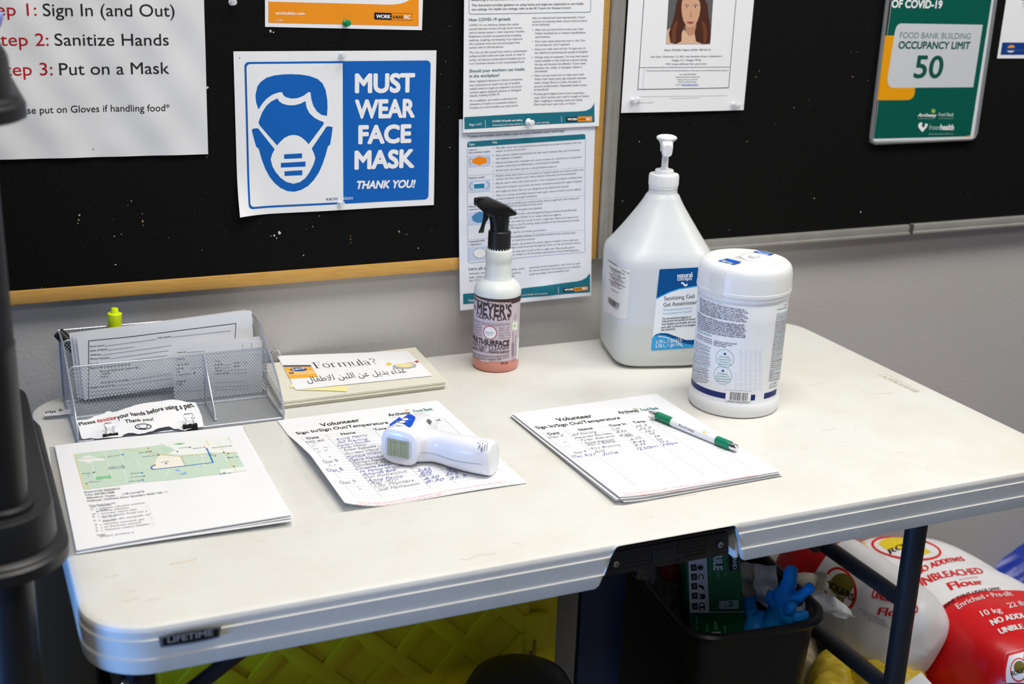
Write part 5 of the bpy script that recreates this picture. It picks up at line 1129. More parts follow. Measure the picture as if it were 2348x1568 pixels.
s.line([(419, 1066), (450, 1050), (500, 1026), (560, 1006), (610, 998), (680, 986)], .0018, JL, 2)
U = (-3, -24)
s.text('natural', (550, 938), (641, 932), None, W3, 2, bold=.03, up=(-2, -30)); s.text('concepts', (548, 956), (638, 950), None, W3, 2, bold=.012, up=(-2, -22))
s.line([(572, 972), (580, 968), (588, 975), (594, 985), (604, 984), (608, 974)], .0022, W3, 2)
DG = P((72, 78, 86), .4)
s.text('Sanitizing Gel', (469, 1078), (655, 1062), None, DG, 2, bold=.012, up=U); s.text('Gel Assainissant', (464, 1117), (690, 1096), None, DG, 2, bold=.012, up=U)
s.text('Moisturizing formula with Vitamin E', (461, 1143), (638, 1130), None, P((90, 170, 215)), 2, up=(-1, -12)); s.text('Formule hydratante avec Vitamine E', (461, 1166), (638, 1150), None, P((90, 170, 215)), 2, up=(-1, -12))
for t, L, R in (('For personal hand hygiene to', (458, 1197), (633, 1184)), ('help prevent the spread of bacteria', (456, 1213), (672, 1196)), ("Pour l'hygi\u00e8ne personnelle des mains", (453, 1232), (678, 1213)), ('pour aider \u00e0 pr\u00e9venir la propagation', (451, 1250), (678, 1231)), ('des bact\u00e9ries', (450, 1266), (535, 1259))): s.text(t, L, R, None, DG, 2, bold=.03, up=(-1, -13))
s.poly([(393, 1312), (408, 1292), (440, 1280), (480, 1280), (530, 1296), (580, 1318), (630, 1326), (704, 1300), (700, 1362), (392, 1388), (387, 1382)], JL, 1, px=True)
s.poly([(400, 1300), (420, 1286), (450, 1279), (490, 1282), (540, 1300), (600, 1322), (650, 1322), (704, 1298), (702, 1340), (640, 1352), (580, 1340), (520, 1310), (470, 1292), (430, 1290)], JB, 2, px=True)
s.line([(430, 1300), (480, 1306), (540, 1330), (580, 1362)], .0012, W3, 3)
s.text('3.78 L, 1 gal U.S.', (416, 1346), (580, 1328), None, W3, 4, bold=.012, up=(-2, -20)); s.text('3.78 L, 1 gal U.S.', (413, 1372), (580, 1354), None, W3, 4, bold=.012, up=(-2, -20))
lb = s.g.build('front_label', ju, recalc=False)
s = Surf(jmap, (-.1, .08), .005, h0=.0003, metric=False); s.crop(1350, 290, 2.703)
s.poly([(120, 815), (264, 888), (234, 1193), (88, 1140)], P((232, 228, 222), .5), 0, px=True)
s.greek((120, 832), (180, 868), None, BODY, up=(-1, -10)); s.greek((205, 890), (252, 915), None, BODY, up=(-1, -10))
for i in range(9): s.greek((128 + (i % 3) * 6, 868 + i * 14), (200 + (i * 23) % 44, 905 + i * 13), None, BODY, up=(-1, -10))
s.greek((150, 945), (196, 985), None, P((200, 120, 110)), up=(-1, -9)); s.text('HAND SANITIZER', (140, 1008), (186, 1036), None, BODY, 2, up=(-1, -9)); s.barcode((118, 1085), (190, 1130), None, BLACK, up=(3, -34)); s.greek((130, 1100), (180, 1138), None, BODY, up=(-1, -9))
s.g.build('side_sticker', ju, recalc=False)
PWH = M('pump_white', (238, 239, 241), .32)
g = G(); g.lathe([(.0202, .252), (.0209, .2525), (.0209, .2555), (.0213, .256), (.0213, .2705), (.0206, .2722), (.0135, .2724), (.0132, .2775), (.0124, .2785), (.0056, .2786)], PWH, (jx, jy, ZT), n=44)
for i in range(44):
    a = 2 * PI * i / 44; g.box((jx + .0212 * math.cos(a), jy + .0212 * math.sin(a), ZT + .2635), (.0006, .0006, .013), PWH)
g.build('pump_collar', ju)
g = G(); g.lathe([(.0062, .278), (.0060, .281), (.0048, .2815), (.0047, .300), (.0060, .3005), (.0060, .3020), (.0052, .3024), (.0060, .3028), (.0060, .306)], PWH, (jx, jy, ZT), n=26); g.build('pump_stem', ju)
g = G(); g.lathe([(.0078, .3045), (.0080, .307), (.0086, .3135), (.0105, .3185), (.0138, .3215), (.0147, .3235), (.0138, .3255), (.010, .3272), (.004, .328)], PWH, (jx, jy, ZT), n=36)
f, rg = facing((jx, jy)); sd = (f * 1.0 + rg * .12).normalized(); pd = Vector((-sd.y, sd.x, 0))
rings = []
for t, zz_, hw, hh in ((0, .3150, .0085, .007), (.010, .3150, .0085, .0068), (.016, .3125, .008, .0078), (.020, .3100, .0072, .0085), (.022, .3085, .0066, .008)):
    cc_ = Vector((jx, jy, ZT + zz_)) + sd * t; rings.append(sq_ring(cc_, pd, Vector((0, 0, 1)), hw, hh, n=24, p=3))
g.loft(rings, PWH); g.build('pump_spout', ju)

# tub of wipes
ux, uy = 1.1788, -.3351
TWH = M('tub_white', (236, 238, 242), .36, spec=.5); TLID = M('tub_lid_white', (238, 239, 240), .32, spec=.5)
wt = thing('wipes_tub', 'white tub of disinfectant wipes with a taped lid', 'tub', (ux, uy, ZT))
UP = [(.052, 0), (.0575, .0012), (.060, .006), (.0600, .0165), (.0585, .0195), (.0578, .021), (.0580, .030), (.0588, .125), (.0594, .1525), (.0584, .154), (.0584, .157), (.0604, .1585), (.0606, .164)]
g = G(); g.lathe([(r, z + ZT) for r, z in UP], TWH, (ux, uy, 0), n=80); g.build('tub_body', wt)
g = G(); g.lathe([(.0595, .1625), (.0617, .1640), (.0617, .1675), (.0613, .168), (.0609, .186), (.0600, .1925), (.0580, .1975), (.0540, .2010), (.0490, .2025), (.046, .2025), (.043, .2018), (.020, .2022), (.0001, .2022)], TLID, (ux, uy, ZT), n=80)
lid = g.build('lid', wt)
fz, rgz = facing((ux, uy))
# dispensing flap on the lid
g = G(); cl = Vector((ux, uy, ZT + .2026)) + rgz * .012 + fz * -.004
g.lathe([(.0205, -.002), (.0205, .0008), (.0195, .0016), (.0150, .0020), (.0148, .0014), (.004, .0012)], TLID, cl, n=40); g.box(cl + Vector((0, 0, .0032)) - rgz * .002 + fz * .003, (.017, .010, .004), TLID, bev=.0016, rot=Matrix.Rotation(.4, 4, 'Z')); g.build('flap', lid)
s = cylsurf((ux, uy), lambda z: .0578 + (z - ZT - .021) * .0097, ZT + .1515); s.maxlen = .006; s.crop(1550, 540, 3.5645); NV = P((34, 42, 110), .4); NT = P((52, 60, 104), .5); GT = P((60, 150, 150), .5)
PL = M('tub_label', (238, 240, 246), .34, spec=.5)
r0 = .0578
s.g.grid(lambda a, b: s.map((-2.2 + a * 2.55) * r0, .004 + b * .123, 0), 50, 8, PL); s.g.grid(lambda a, b: s.map((.62 + a * 1.4) * r0, .004 + b * .123, 0), 26, 8, PL)
for i in range(8): s.greek((196, 508 + i * 16), (558 + (i % 3) * 16, 610 + i * 14), .0021, NT, dens=.9)
for i in range(8): s.greek((178, 630 + i * 17.5), (552 + (i % 4) * 6, 738 + i * 14), .0021, NT, dens=.9)
s.greek((175, 772), (290, 826), .0021, GT)
for i in range(3): s.greek((172, 800 + i * 16), (292, 856 + i * 16), .0018, NT); s.greek((310, 866 + i * 15), (494 - i * 40, 890 + i * 13), .0020, NT)
for i in range(22):
    s.greek((160 - i * 1.9, 858 + i * 15.2), (268 + (i * 37) % 24 - i, 910 + i * 14), .0016, GT if i in (0, 6, 12) else NT)
for x, y, wds in ((398, 1004, ('Naturally', 'fragranced with', 'eucalyptus', 'essential oil')), (382, 1142, ('Parfum\u00e9es', 'naturellement \u00e0', "l'huile essentielle", "d'eucalyptus"))):
    s.ring(s.hit(x, y), .0121, .0121, .0004, GT, 2)
    for k, w_ in enumerate(wds): hw_ = 22 + len(w_) * 2.2; s.text(w_, (x - hw_, y - 12 + k * 20), (x + hw_, y - 2 + k * 20), .0021, GT, 2)
    for a in (-.7, 0, .7): c_ = s.hit(x + 2, y - 32); s.ell((c_[0] + .0016 * a, c_[1] - .001 * math.cos(a)), .0006, .0016, P((40, 90, 140)), 3)
PS = P((226, 230, 240), .4)
for i in range(7):
    for j in range(9):
        if (x := 480 + i * 40) < 690 and not (i < 1 and j < 5): s.quad((x, 935 + j * 38), (x + 22, 938 + j * 38), (x + 20, 960 + j * 38), (x - 2, 957 + j * 38), PS, 1)
a_, b_ = s.hit(105, 1180), s.hit(645, 1330); vb = s.hit(300, 1290)[1]
s.rect(-2.2 * r0, vb - .0042, s.hit(645, 1330)[0], vb + .0036, NV, 1); s.rect(s.hit(722, 1290)[0], vb - .0042, 1.25 * r0, vb + .0036, NV, 1)
s.quad((410, 1258), (616, 1272), (606, 1366), (402, 1350), P((246, 246, 248), .4), 2); s.line([(410, 1258), (616, 1272), (606, 1366), (402, 1350)], .0003, LINE, 3, closed=True)
s.barcode((434, 1340), (586, 1350), 66, BLACK, 3, n=30); s.greek((420, 1352), (600, 1362), .0017, BLACK, 3)
RT_ = P((200, 80, 70), .5)
s.greek((905, 545), (938, 535), .002, RT_); s.greek((880, 576), (930, 560), .002, RT_); s.greek((826, 608), (928, 585), .002, GT)
for i in range(36):
    y = 645 + i * 15.6; x0 = 822 - i * 1.9
    s.greek((x0, y), (918 - i * 2.0, y - 27), .0018, GT if i in (0, 3, 11, 14, 20, 29) else NT)
s.text('LOT 0 210608W', (762, 1226), (822, 1204), .0024, BLACK, 2); s.text('EXP 2023-06', (762, 1250), (820, 1228), .0024, BLACK, 2)
s.g.build('label', wt, recalc=False)
# tape seal over the lid
TAPE = M('clear_tape', (236, 236, 232), .12, alpha=.3); TB = P((24, 92, 196), .35)
def tapemap(u, v, h):
    # v = distance along the strip across the lid top and down the near side, u = across the strip
    top = ZT + .2032; ang = math.radians(34); d = (fz * math.cos(ang) - rgz * math.sin(ang)); e_ = (fz * math.sin(ang) + rgz * math.cos(ang)); r = .0615
    if v < .107:
        q = v - .056; p = Vector((ux, uy, top)) + d * q + e_ * u
        dz = -max(0, abs(q) - .044) * .35
        return p + Vector((0, 0, h + dz))
    k = v - .107
    a = min(k / .016, 1) * PI / 2
    base = Vector((ux, uy, top - .004)) + d * (.051 + .0115 * math.sin(a)) + e_ * u
    z = -.0115 * (1 - math.cos(a)) - max(0, k - .016) - .0
    side_ = -(u * u) / (2 * r)
    return base + d * (side_ + h) + Vector((0, 0, z))
s = Surf(tapemap, (0, .08), .006, h0=.0003, metric=False)
s.g.grid(lambda a, b: s.map((a - .5) * .0235, .006 + b * (.147 + .005 * math.sin(a * 17)), .0001), 8, 44, TAPE)
s.rect(-.0117, .083, .0117, .111, TB, 1); s.rect(-.0117, .008, .0117, .026, TB, 1)
s.g.mi(TB)
def tape_text(t, u0, u1, v0, dv, mat):
    vs, fs_ = glyphs(t, .02); x0 = min(v[0] for v in vs); x1 = max(v[0] for v in vs)
    q = [(u0 + dv * y / CAPH, v0 + (u1 - u0) * 0 + (x - x0) / (x1 - x0) * (u1 - u0)) for x, y in vs]
    q = [(u0 + (u1 - u0) * (x - x0) / (x1 - x0), v0 - dv * y / CAPH) for x, y in vs]
    s.tris([(q[f[0]], q[f[i]], q[f[i + 1]]) for f in fs_ for i in range(1, len(f) - 1)], mat, 2)
tape_text('Metrex', -.009, .009, .104, .011, P((240, 236, 120))); tape_text('Metrex', -.0105, .0105, .023, .008, P((226, 232, 240)))
for k in range(3): s.greek
tape_text('a safety company', -.010, .010, .066, .004, P((60, 90, 150)))
tt = s.g.build('tape_seal', lid, recalc=False); tt['label'] = 'clear tape seal with blue printed ends'
# ------------------------------------------------------------------ black plastic shelving at the left
SHP = M('shelf_black_plastic', (26, 27, 30), .42, spec=.5, bump=(260, .06))
su = thing('shelving_unit', 'black plastic shelving unit at the left edge beside the table', 'shelving unit', (0, -.48, 0))
def rrect(x0, x1, y0, y1, r, z, n=10):
    pts = []
    for cx, cy, a0 in ((x1 - r, y0 + r, -PI / 2), (x1 - r, y1 - r, 0), (x0 + r, y1 - r, PI / 2), (x0 + r, y0 + r, PI)):
        pts += [Vector((cx + r * math.cos(a0 + i * PI / 2 / n), cy + r * math.sin(a0 + i * PI / 2 / n), z)) for i in range(n + 1)]
    return pts
def tray(zt, X1=.290):
    g = G(); X0, Y0_, Y1_ = -.56, -.662, -.296
    rings = []
    for ins, z in ((.004, 0), (.0012, -.0012), (0, -.005), (-.0015, -.033), (-.006, -.0345), (-.0075, -.036), (-.0075, -.0375), (-.0105, -.040), (-.0105, -.050), (-.006, -.052), (.02, -.052)):
        rings.append(rrect(X0 + ins, X1 - ins, Y0_ + ins, Y1_ - ins, max(.006, .05 - ins), zt + z))
    g.loft(rings, SHP)
    return g.build('shelf', su)
tray(.86); tray(1.2385, .284); tray(.30)
PXY = [(.247, -.6200), (.247, -.335), (-.52, -.6215), (-.52, -.335)]
for x, y in PXY:
    for z0, z1 in ((.86, 1.187), (.30, .808), (.0, .248)):
        g = G(); h = z1 - z0
        g.lathe([(.0275, z0), (.0275, z0 + .004), (.0232, z0 + .006), (.0236, z0 + h * .44), (.0240, z0 + h * .445), (.0228, z0 + h * .455), (.0215, z1)], SHP, (x, y, 0), n=28); g.build('post', su)
# lavender pack on the upper shelf
c = at(2, 66, 1, -.50)
g = G(); g.prism([(.05, c.y, 1.2392), (c.x - .02, c.y, 1.2392), (c.x, c.y, c.z), (c.x + .004, c.y, c.z + .012), (.05, c.y, c.z + .02)], (0, .06, 0), M('lavender_pack', (150, 142, 214), .4, noise=(60, .8, (90, 150, 214))), bev=.003)
tag(g.build('lavender_pack'), 'small lavender pack on the upper black shelf at the left edge', 'pack')
# bag on the floor behind the shelf posts
c = at(2, 1490, 1, -.575)
CLB = M('clear_bag', (200, 196, 180), .2, trans=.5, ior=1.2, noise=(40, .8, (120, 104, 70)), bump=(60, 1.0))
g = G(); g.grid(lambda a, b: Vector((c.x - .10 + .105 * math.cos(a * 2 * PI) * math.sin(b * PI) * (1 + .12 * math.sin(a * 25)), c.y + .045 * math.sin(a * 2 * PI) * math.sin(b * PI) * (1 + .1 * math.sin(b * 18)), .302 + .30 * (1 - b) ** 1 * (1 + .08 * math.sin(a * 31)))), 40, 20, CLB, closed_u=True)
tag(g.build('clear_bag'), 'crumpled clear plastic bag on the low shelf at the bottom left', 'bag')

g = G(); g.box((-.19, -.415, .42), (.62, .16, .24), M('light_block_dark', (30, 31, 28), .6), bev=.01)  # added box, blocks window light from the wall below the shelf
tag(g.build('light_block_box'), 'plain dark box added on the low black shelf to keep window light off the wall', 'box')

# ------------------------------------------------------------------ yellow crate under the table
YEL = M('crate_yellow', (216, 198, 4), .5, spec=.4)
yc = thing('yellow_crate', 'yellow plastic crate with a diamond relief panel under the table', 'crate', (.65, -.31, 0))
CY = -.40; CX0, CX1, CZ1 = .400, .903, .62
g = G(); g.box(((CX0 + CX1) / 2, CY + .10, CZ1 / 2), (CX1 - CX0, .18, CZ1), YEL, bev=.006); g.build('crate_body', yc)
g = G()
px1 = .857
s_ = .0335   # half diagonal pitch
def dia(cx, cz, r): return [(cx - r, cz), (cx, cz - r), (cx + r, cz), (cx, cz + r)]
g.box(((CX0 + px1) / 2, CY + .006, CZ1 / 2 + .005), (px1 - CX0, .012, CZ1 - .02), YEL, bev=.003)
c1_ = at(1141.9, 1460, 1, CY); c2_ = at(986.5, 1494, 1, CY); u0, z0 = c1_.x, c1_.z; pitch = c1_.x - c2_.x
def rdia(cx, cz, r, y, d):
    pts = []
    for k in range(4):
        a = k * PI / 2; c_ = (cx + (r - .010) * math.cos(a), cz + (r - .010) * math.sin(a))
        pts += [(c_[0] + .006 * math.cos(a + t), c_[1] + .006 * math.sin(a + t)) for t in (-PI / 4, -PI / 8, 0, PI / 8, PI / 4)]
    return [(x, y, z) for x, z in pts]
bars = G()
# ribs crossing at 45 degrees leave the diamonds sunk
for k in range(-14, 15):
    for sgn in (1, -1):
        # line through (u0 + pitch*(k+.5), z0) slope sgn
        xm = u0 + pitch * (k + .5); seg_ = []
        for zz_ in (.012, CZ1 - .008): seg_.append((xm + sgn * (zz_ - z0), zz_))
        (xa_, za_), (xb_, zb_) = seg_
        t0, t1 = 0, 1
        dx = xb_ - xa_
        for lim, lo in ((CX0 + .006, True), (px1 - .004, False)):
            if abs(dx) > 1e-9:
                t = (lim - xa_) / dx
                if (dx > 0) == lo: t0 = max(t0, t)
                else: t1 = min(t1, t)
        if t1 - t0 < .02: continue
        p0 = Vector((xa_ + dx * t0, CY, za_ + (zb_ - za_) * t0)); p1 = Vector((xa_ + dx * t1, CY, za_ + (zb_ - za_) * t1))
        mid = (p0 + p1) / 2; L_ = (p1 - p0).length; ang = math.atan2(p1.z - p0.z, p1.x - p0.x)
        g.box((mid.x, CY - .0012 + (.00003 if sgn > 0 else 0), mid.z), (L_, .006, .020), YEL, bev=.002, rot=Matrix.Rotation(-ang, 4, 'Y'))
g.build('relief_panel', yc)
g = G(); g.box((.866, CY - .001, .4905), (.036, .012, .052), YEL, bev=.004, seg=3); g.build('tongue', yc)
g = G()
for z in (.452,): g.box((.862, CY - .003, z), (.006, .01, .03 if z > .5 else .06), M('crate_hinge', (150, 120, 40), .5), bev=.002)
g.build('hinge', yc)
# dark blue panel between crate and bin, black rounded bucket in front
g = G(); c0_, c1_ = at(1331, 1400, 1, -.3), at(1374, 1400, 1, -.3)
g.box(((c0_.x + c1_.x + .04) / 2, -.295, .26), (c1_.x - c0_.x + .04, .012, .52), M('dark_blue_plastic', (34, 52, 92), .4), bev=.003)
tag(g.build('upright_panel'), 'narrow dark blue upright panel between the yellow crate and the black bin', 'panel')
c = at(1193, 1535, 1, -.50); bk = thing('black_bucket', 'black rounded lid of a bucket in front of the yellow crate', 'bucket', (c.x, -.50, 0))
g = G(); g.lathe([(.05, 0), (.056, .02), (.062, c.z - .036)], BLKP, (c.x, -.50, 0), n=40); g.build('bucket_body', bk)
g = G(); g.lathe([(.066, c.z - .042), (.066, c.z - .03), (.058, c.z - .014), (.04, c.z - .004), (.015, c.z)], BLKP, (c.x, -.50, 0), n=48); g.build('bucket_lid', bk)

# ------------------------------------------------------------------ black waste bin
BINM = M('bin_black_plastic', (17, 17, 19), .4, spec=.5)
bn = thing('waste_bin', 'black waste bin under the table, overflowing with gloves and paper', 'bin', (1.2, -.26, 0))
# rim height .46 ; inner corner points found on that plane
ZR = .455
FL = at(1592, 1462, 2, ZR); FR = at(1905, 1417, 2, ZR); BLp = at(1448, 1312, 2, ZR)
ew = (FR - FL); Wb = ew.length; ew.normalize(); ed = Vector((-ew.y, ew.x, 0)); Db = .33
BC = FL + ew * Wb / 2 + ed * Db / 2
def bring(k, z, extra=0):
    hw, hd, r = Wb / 2 * k + extra, Db / 2 * k + extra, .05 * k; pts = []
    for sx, sy, a0 in ((1, -1, -PI / 2), (1, 1, 0), (-1, 1, PI / 2), (-1, -1, PI)):
        for i in range(9):
            a = a0 + i * PI / 16; x = sx * (hw - r) + r * math.cos(a); y = sy * (hd - r) + r * math.sin(a); p = BC + ew * x + ed * y; pts.append(Vector((p.x, p.y, z)))
    return pts
g = G(); g.loft([bring(.78, 0), bring(.80, .004), bring(.985, ZR - .012), bring(.985, ZR - .012, .006), bring(1, ZR - .004, .008), bring(1, ZR, .006), bring(1, ZR + .001, .001), bring(.99, ZR - .004, -.003), bring(.975, ZR - .05, -.003), bring(.90, ZR - .2, -.003)], BINM); g.build('bin_body', bn)

# box of gloves standing in the bin
GBX = M('box_green', (10, 92, 54), .4); GW = P((200, 204, 210), .4); GK = P((26, 30, 30), .4)
th_ = math.radians(-20); GU = Vector((math.cos(th_), math.sin(th_), 0)); GN = Vector((GU.y, -GU.x, 0)); GWU = (Vector((0, 0, 1)) - GU * .12 - GN * .10).normalized(); GU = (GU - GWU * GU.dot(GWU)).normalized(); GN = GU.cross(GWU)
def gbox(x, y, z): return at(1360 + x / 3.913, 1200 + y / 3.913, 1, z)
gO = gbox(869, 960, FL.y + .075)
def face_hit(x, y):
    d = ray(1360 + x / 3.913, 1200 + y / 3.913); t = (gO - CAM).dot(GN) / d.dot(GN); return CAM + d * t - gO
gw = face_hit(1360, 1000).dot(GU); gh = max(.1, face_hit(1000, 150).dot(GWU)); gz = -.10
gt = thing('glove_box', 'green and white box of nitrile gloves standing in the black bin', 'box', gO + GU * gw / 2 + GWU * gz)
g = G(); g.prism([gO + GU * a + GWU * b for a, b in ((0, gz), (gw, gz), (gw, gh), (0, gh))], -GN * .07, GBX, bev=.0012)
s = Surf(plane_map(gO, GU, -GWU, GN), (.03, -.03), .3, h0=.0004); s.g = g; s.crop(1360, 1200, 3.913)
s.quad((852, 300), (1015, 270), (1042, 792), (868, 795), GW, 1); s.line([(868, 797), (1358, 792)], .0009, GW, 1)
for y in (395, 478, 562, 648, 742):
    s.quad((874 + (y - 395) * .03, y - 26), (926 + (y - 395) * .03, y - 32), (932 + (y - 395) * .03, y + 26), (880 + (y - 395) * .03, y + 30), GK, 2)
    for k in (-10, 0, 10): s.line([(890 + (y - 395) * .03, y + k), (918 + (y - 395) * .03, y + k - 2)], .0004, GW, 3)
    x = 975 + (y - 395) * .04; s.line([(x - 36, y - 30), (x + 32, y - 34), (x + 36, y + 28), (x - 32, y + 32)], .0003, GREYINK, 2, closed=True)
s.ell((962, 395), 22, 18, GK, 3, px=True); s.ring((962, 395), 26, 24, .0008, GK, 3, px=True, n=8)
s.ring((968, 478), 22, 22, .0014, GK, 3, px=True, a0=PI, a1=2 * PI); s.quad((945, 478), (955, 478), (955, 498), (945, 498), GK, 3); s.quad((981, 478), (991, 478), (991, 498), (981, 498), GK, 3)
s.poly([(945, 545), (985, 556), (1000, 590), (990, 596), (970, 575), (950, 572)], GK, 3, px=True)
s.ell((985, 655), 22, 24, GK, 3, px=True); s.line([(945, 632), (1005, 640)], .0016, GK, 3); s.line([(948, 672), (1005, 668)], .0012, GK, 3)
s.ring((975, 728), 22, 18, .0014, GK, 3, px=True); s.quad((950, 745), (1005, 742), (1005, 758), (950, 760), GK, 3); s.quad((952, 765), (966, 764), (966, 778), (952, 778), GK, 3); s.quad((990, 762), (1004, 761), (1004, 774), (990, 775), GK, 3)
s.poly([(1130, 695), (1290, 685), (1305, 695), (1308, 755), (1295, 765), (1138, 768), (1128, 755)], P((150, 168, 170), .4), 1, px=True); s.line([(1186, 690), (1190, 766)], .0005, GBX, 2)
def vtext(s, t, top, bot, w, mat, bold=.03):
    """lettering that reads downwards"""
    s.text(t, top, bot, None, mat, 3, bold=bold, up=(w, -w * .05))
vtext(s, 'M', (1212, 704), (1214, 742), 40, GBX)
vtext(s, 'NITRILE', (1078, 140), (1082, 420), 76, GW, .04); vtext(s, 'BLANC', (1104, 432), (1108, 500), 32, P((120, 180, 160)), 0); vtext(s, 'MEDICAL GLOVES', (1172, 220), (1178, 470), 14, P((90, 170, 140)), 0); vtext(s, 'NON STERILE', (1034, 250), (1044, 480), 14, P((90, 170, 140)), 0)
s.quad((1212, 240), (1296, 225), (1302, 410), (1222, 418), GK, 2); vtext(s, 'KIRKLAND', (1246, 190), (1252, 408), 38, GW, .03)
vtext(s, 'Powder Free', (920, 838), (926, 960), 16, P((120, 214, 190)), .012); vtext(s, 'GANTS', (1014, 905), (1020, 1000), 16, P((120, 214, 190)), .012); vtext(s, 'WHITE', (1080, 880), (1086, 952), 30, P((150, 210, 190)), .01); vtext(s, 'NITRILE', (1066, 975), (1078, 1240), 72, GW, .04); vtext(s, 'MEDICAL', (1172, 915), (1178, 1010), 14, P((120, 214, 190)), .012)
s.quad((1235, 978), (1324, 970), (1328, 1160), (1240, 1160), GK, 2); vtext(s, 'KIRKLAND', (1274, 985), (1280, 1200), 36, GW, .03)
g.build('carton', gt)

# gloves
def skin_obj(name, chains, mat, radii, sub=2, seedn=1, wr=.0):
    """one continuous body grown from connected chains of joints"""
    me = bpy.data.meshes.new(name); vs = []; es = []; rs = []
    for ch, rad in zip(chains, radii):
        prev = None
        for p, r in zip(ch, rad):
            if isinstance(p, int): prev = p; continue
            vs.append(tuple(p)); rs.append(r)
            if prev is not None: es.append((prev, len(vs) - 1))
            prev = len(vs) - 1
    me.from_pydata(vs, es, []); o = bpy.data.objects.new(name, me); COL.objects.link(o)
    m = o.modifiers.new('skin', 'SKIN'); m.use_smooth_shade = True
    for i, sv in enumerate(me.skin_vertices[0].data): sv.radius = (rs[i], rs[i]); sv.use_root = (i == 0)
    o.modifiers.new('sub', 'SUBSURF').render_levels = sub; o.modifiers['sub'].levels = sub
    tx = bpy.data.textures.new(name + '_wrinkle', 'CLOUDS'); tx.noise_scale = .012; d = o.modifiers.new('wrinkle', 'DISPLACE'); d.texture = tx; d.strength = wr; d.texture_coords = 'GLOBAL'
    me.materials.append(mat)
    dg = bpy.context.evaluated_depsgraph_get(); em = bpy.data.meshes.new_from_object(o.evaluated_get(dg)); bpy.data.objects.remove(o)
    g = G(); g.add([v.co.copy() for v in em.vertices], [list(p.vertices) for p in em.polygons], mat)
    return g.build(name, None, angle=80, recalc=False)
GLB = M('nitrile_blue', (14, 140, 226), .5, spec=.35, bump=(140, .5)); GLC = M('nitrile_cream', (214, 210, 184), .5, spec=.3, bump=(140, .5))
yg = FL.y + .035
def cb(x, y, d=0): return at(1360 + x / 3.913, 1200 + y / 3.913, 1, yg + d)
palm = cb(1735, 760); r_ = .0001725
gl = skin_obj('blue_glove', [
    [cb(1700, 800), cb(1720, 700, -.005), cb(1740, 600, -.004), cb(1765, 500, .0), cb(1778, 425, .006), cb(1785, 385, .01)],
    [1, cb(1800, 665, -.012), cb(1860, 650, -.02), cb(1920, 600, -.026), cb(1958, 566, -.028), cb(1972, 556, -.028)],
    [0, cb(1745, 790, -.02), cb(1775, 745, -.026), cb(1790, 715, -.028)],
    [0, cb(1640, 690, .004), cb(1580, 650, .012), cb(1545, 640, .016)],
    [0, cb(1790, 845, -.022), cb(1860, 830, -.028), cb(1905, 815, -.028), cb(1925, 812, -.028)],
    [0, cb(1650, 880, .0), cb(1600, 950, .0), cb(1590, 1040, .004)],
    [1, cb(1660, 640, .0), cb(1690, 570, .006)]], GLB,
    [[.0165, .0155, .012, .0112, .0102, .0075], [0, .0105, .0078, .0082, .0085, .0062], [0, .0095, .0085, .0065], [0, .013, .012, .008], [0, .0095, .0082, .008, .006], [0, .019, .021, .021], [0, .0135, .009]], wr=.006)
tag(gl, 'crumpled blue nitrile glove with fingers up, at the front of the black bin', 'glove')
gl = skin_obj('blue_glove', [[cb(1400, 760, .03), cb(1420, 830, .025), cb(1440, 900, .02), cb(1480, 980, .02), cb(1500, 1080, .02)], [1, cb(1500, 860, .025), cb(1560, 900, .03)], [0, cb(1390, 720, .035), cb(1384, 690, .04)]], GLB, [[.012, .018, .022, .024, .022], [0, .014, .010], [0, .008, .006]], wr=.008)
tag(gl, 'second blue nitrile glove, low beside the green box in the bin', 'glove')
gl = skin_obj('cream_glove', [[cb(1750, 560, .05), cb(1830, 520, .05), cb(1900, 505, .05), cb(1980, 490, .05), cb(2050, 480, .05), cb(2100, 500, .05)], [2, cb(1960, 555, .045), cb(2040, 560, .045), cb(2100, 555, .045)], [0, cb(1720, 640, .05), cb(1700, 720, .05)]], GLC, [[.013, .014, .014, .0095, .0095, .008], [0, .0105, .010, .008], [0, .014, .014]], wr=.003)
tag(gl, 'cream coloured glove with two fingers pointing right, behind the blue gloves', 'glove')
# crumpled paper towels
TIS = M('paper_towel', (226, 228, 230), .85, spec=.1, bump=(90, .5)); TIS2 = M('paper_towel_cream', (206, 204, 192), .85, spec=.1, bump=(90, .5)); TISG = M('grey_liner', (132, 124, 124), .6, noise=(30, .6, (92, 84, 84)), bump=(70, 1.0))
def crumple(name, label, pts, depth, mat, seed, amp=.006, cat='paper towel', d0=0., n=26):
    """a crumpled leaf: outline pts (crop pixels) filled on a wavy surface that leans back"""
    random.seed(seed); ph = [random.random() * 6 for _ in range(8)]
    def mp(u, v, h):
        y = depth + d0 + amp * (math.sin(u * 130 + ph[0]) * math.sin(v * 110 + ph[1]) + .7 * abs(math.sin(u * 210 + v * 160 + ph[2])) + .6 * math.sin(v * 260 - u * 90 + ph[3])) - (v + ZR) * .35
        return Vector((u, y - h, -v))
    s = Sheet.__new__(Sheet); Surf.__init__(s, lambda u, v, h: Vector((u, depth + d0 - (v + ZR) * .35 - h, -v)), (at(1740, 1350, 1, depth).x, -.45), .0055); s.crop(1360, 1200, 3.913)
    q = [s.hit(*p) for p in pts]; s.map = mp
    for k in (0, -.0004):
        s.h0 = k; s.poly(q, mat, 0)
    return s.done(name, label, cat)
yt = FL.y + .10
crumple('paper_towel', 'tall cream paper towel between the green box and the blue glove', [(1320, 340), (1400, 350), (1480, 370), (1500, 480), (1470, 600), (1480, 760), (1400, 760), (1350, 700), (1330, 520)], yt, TIS2, 3)
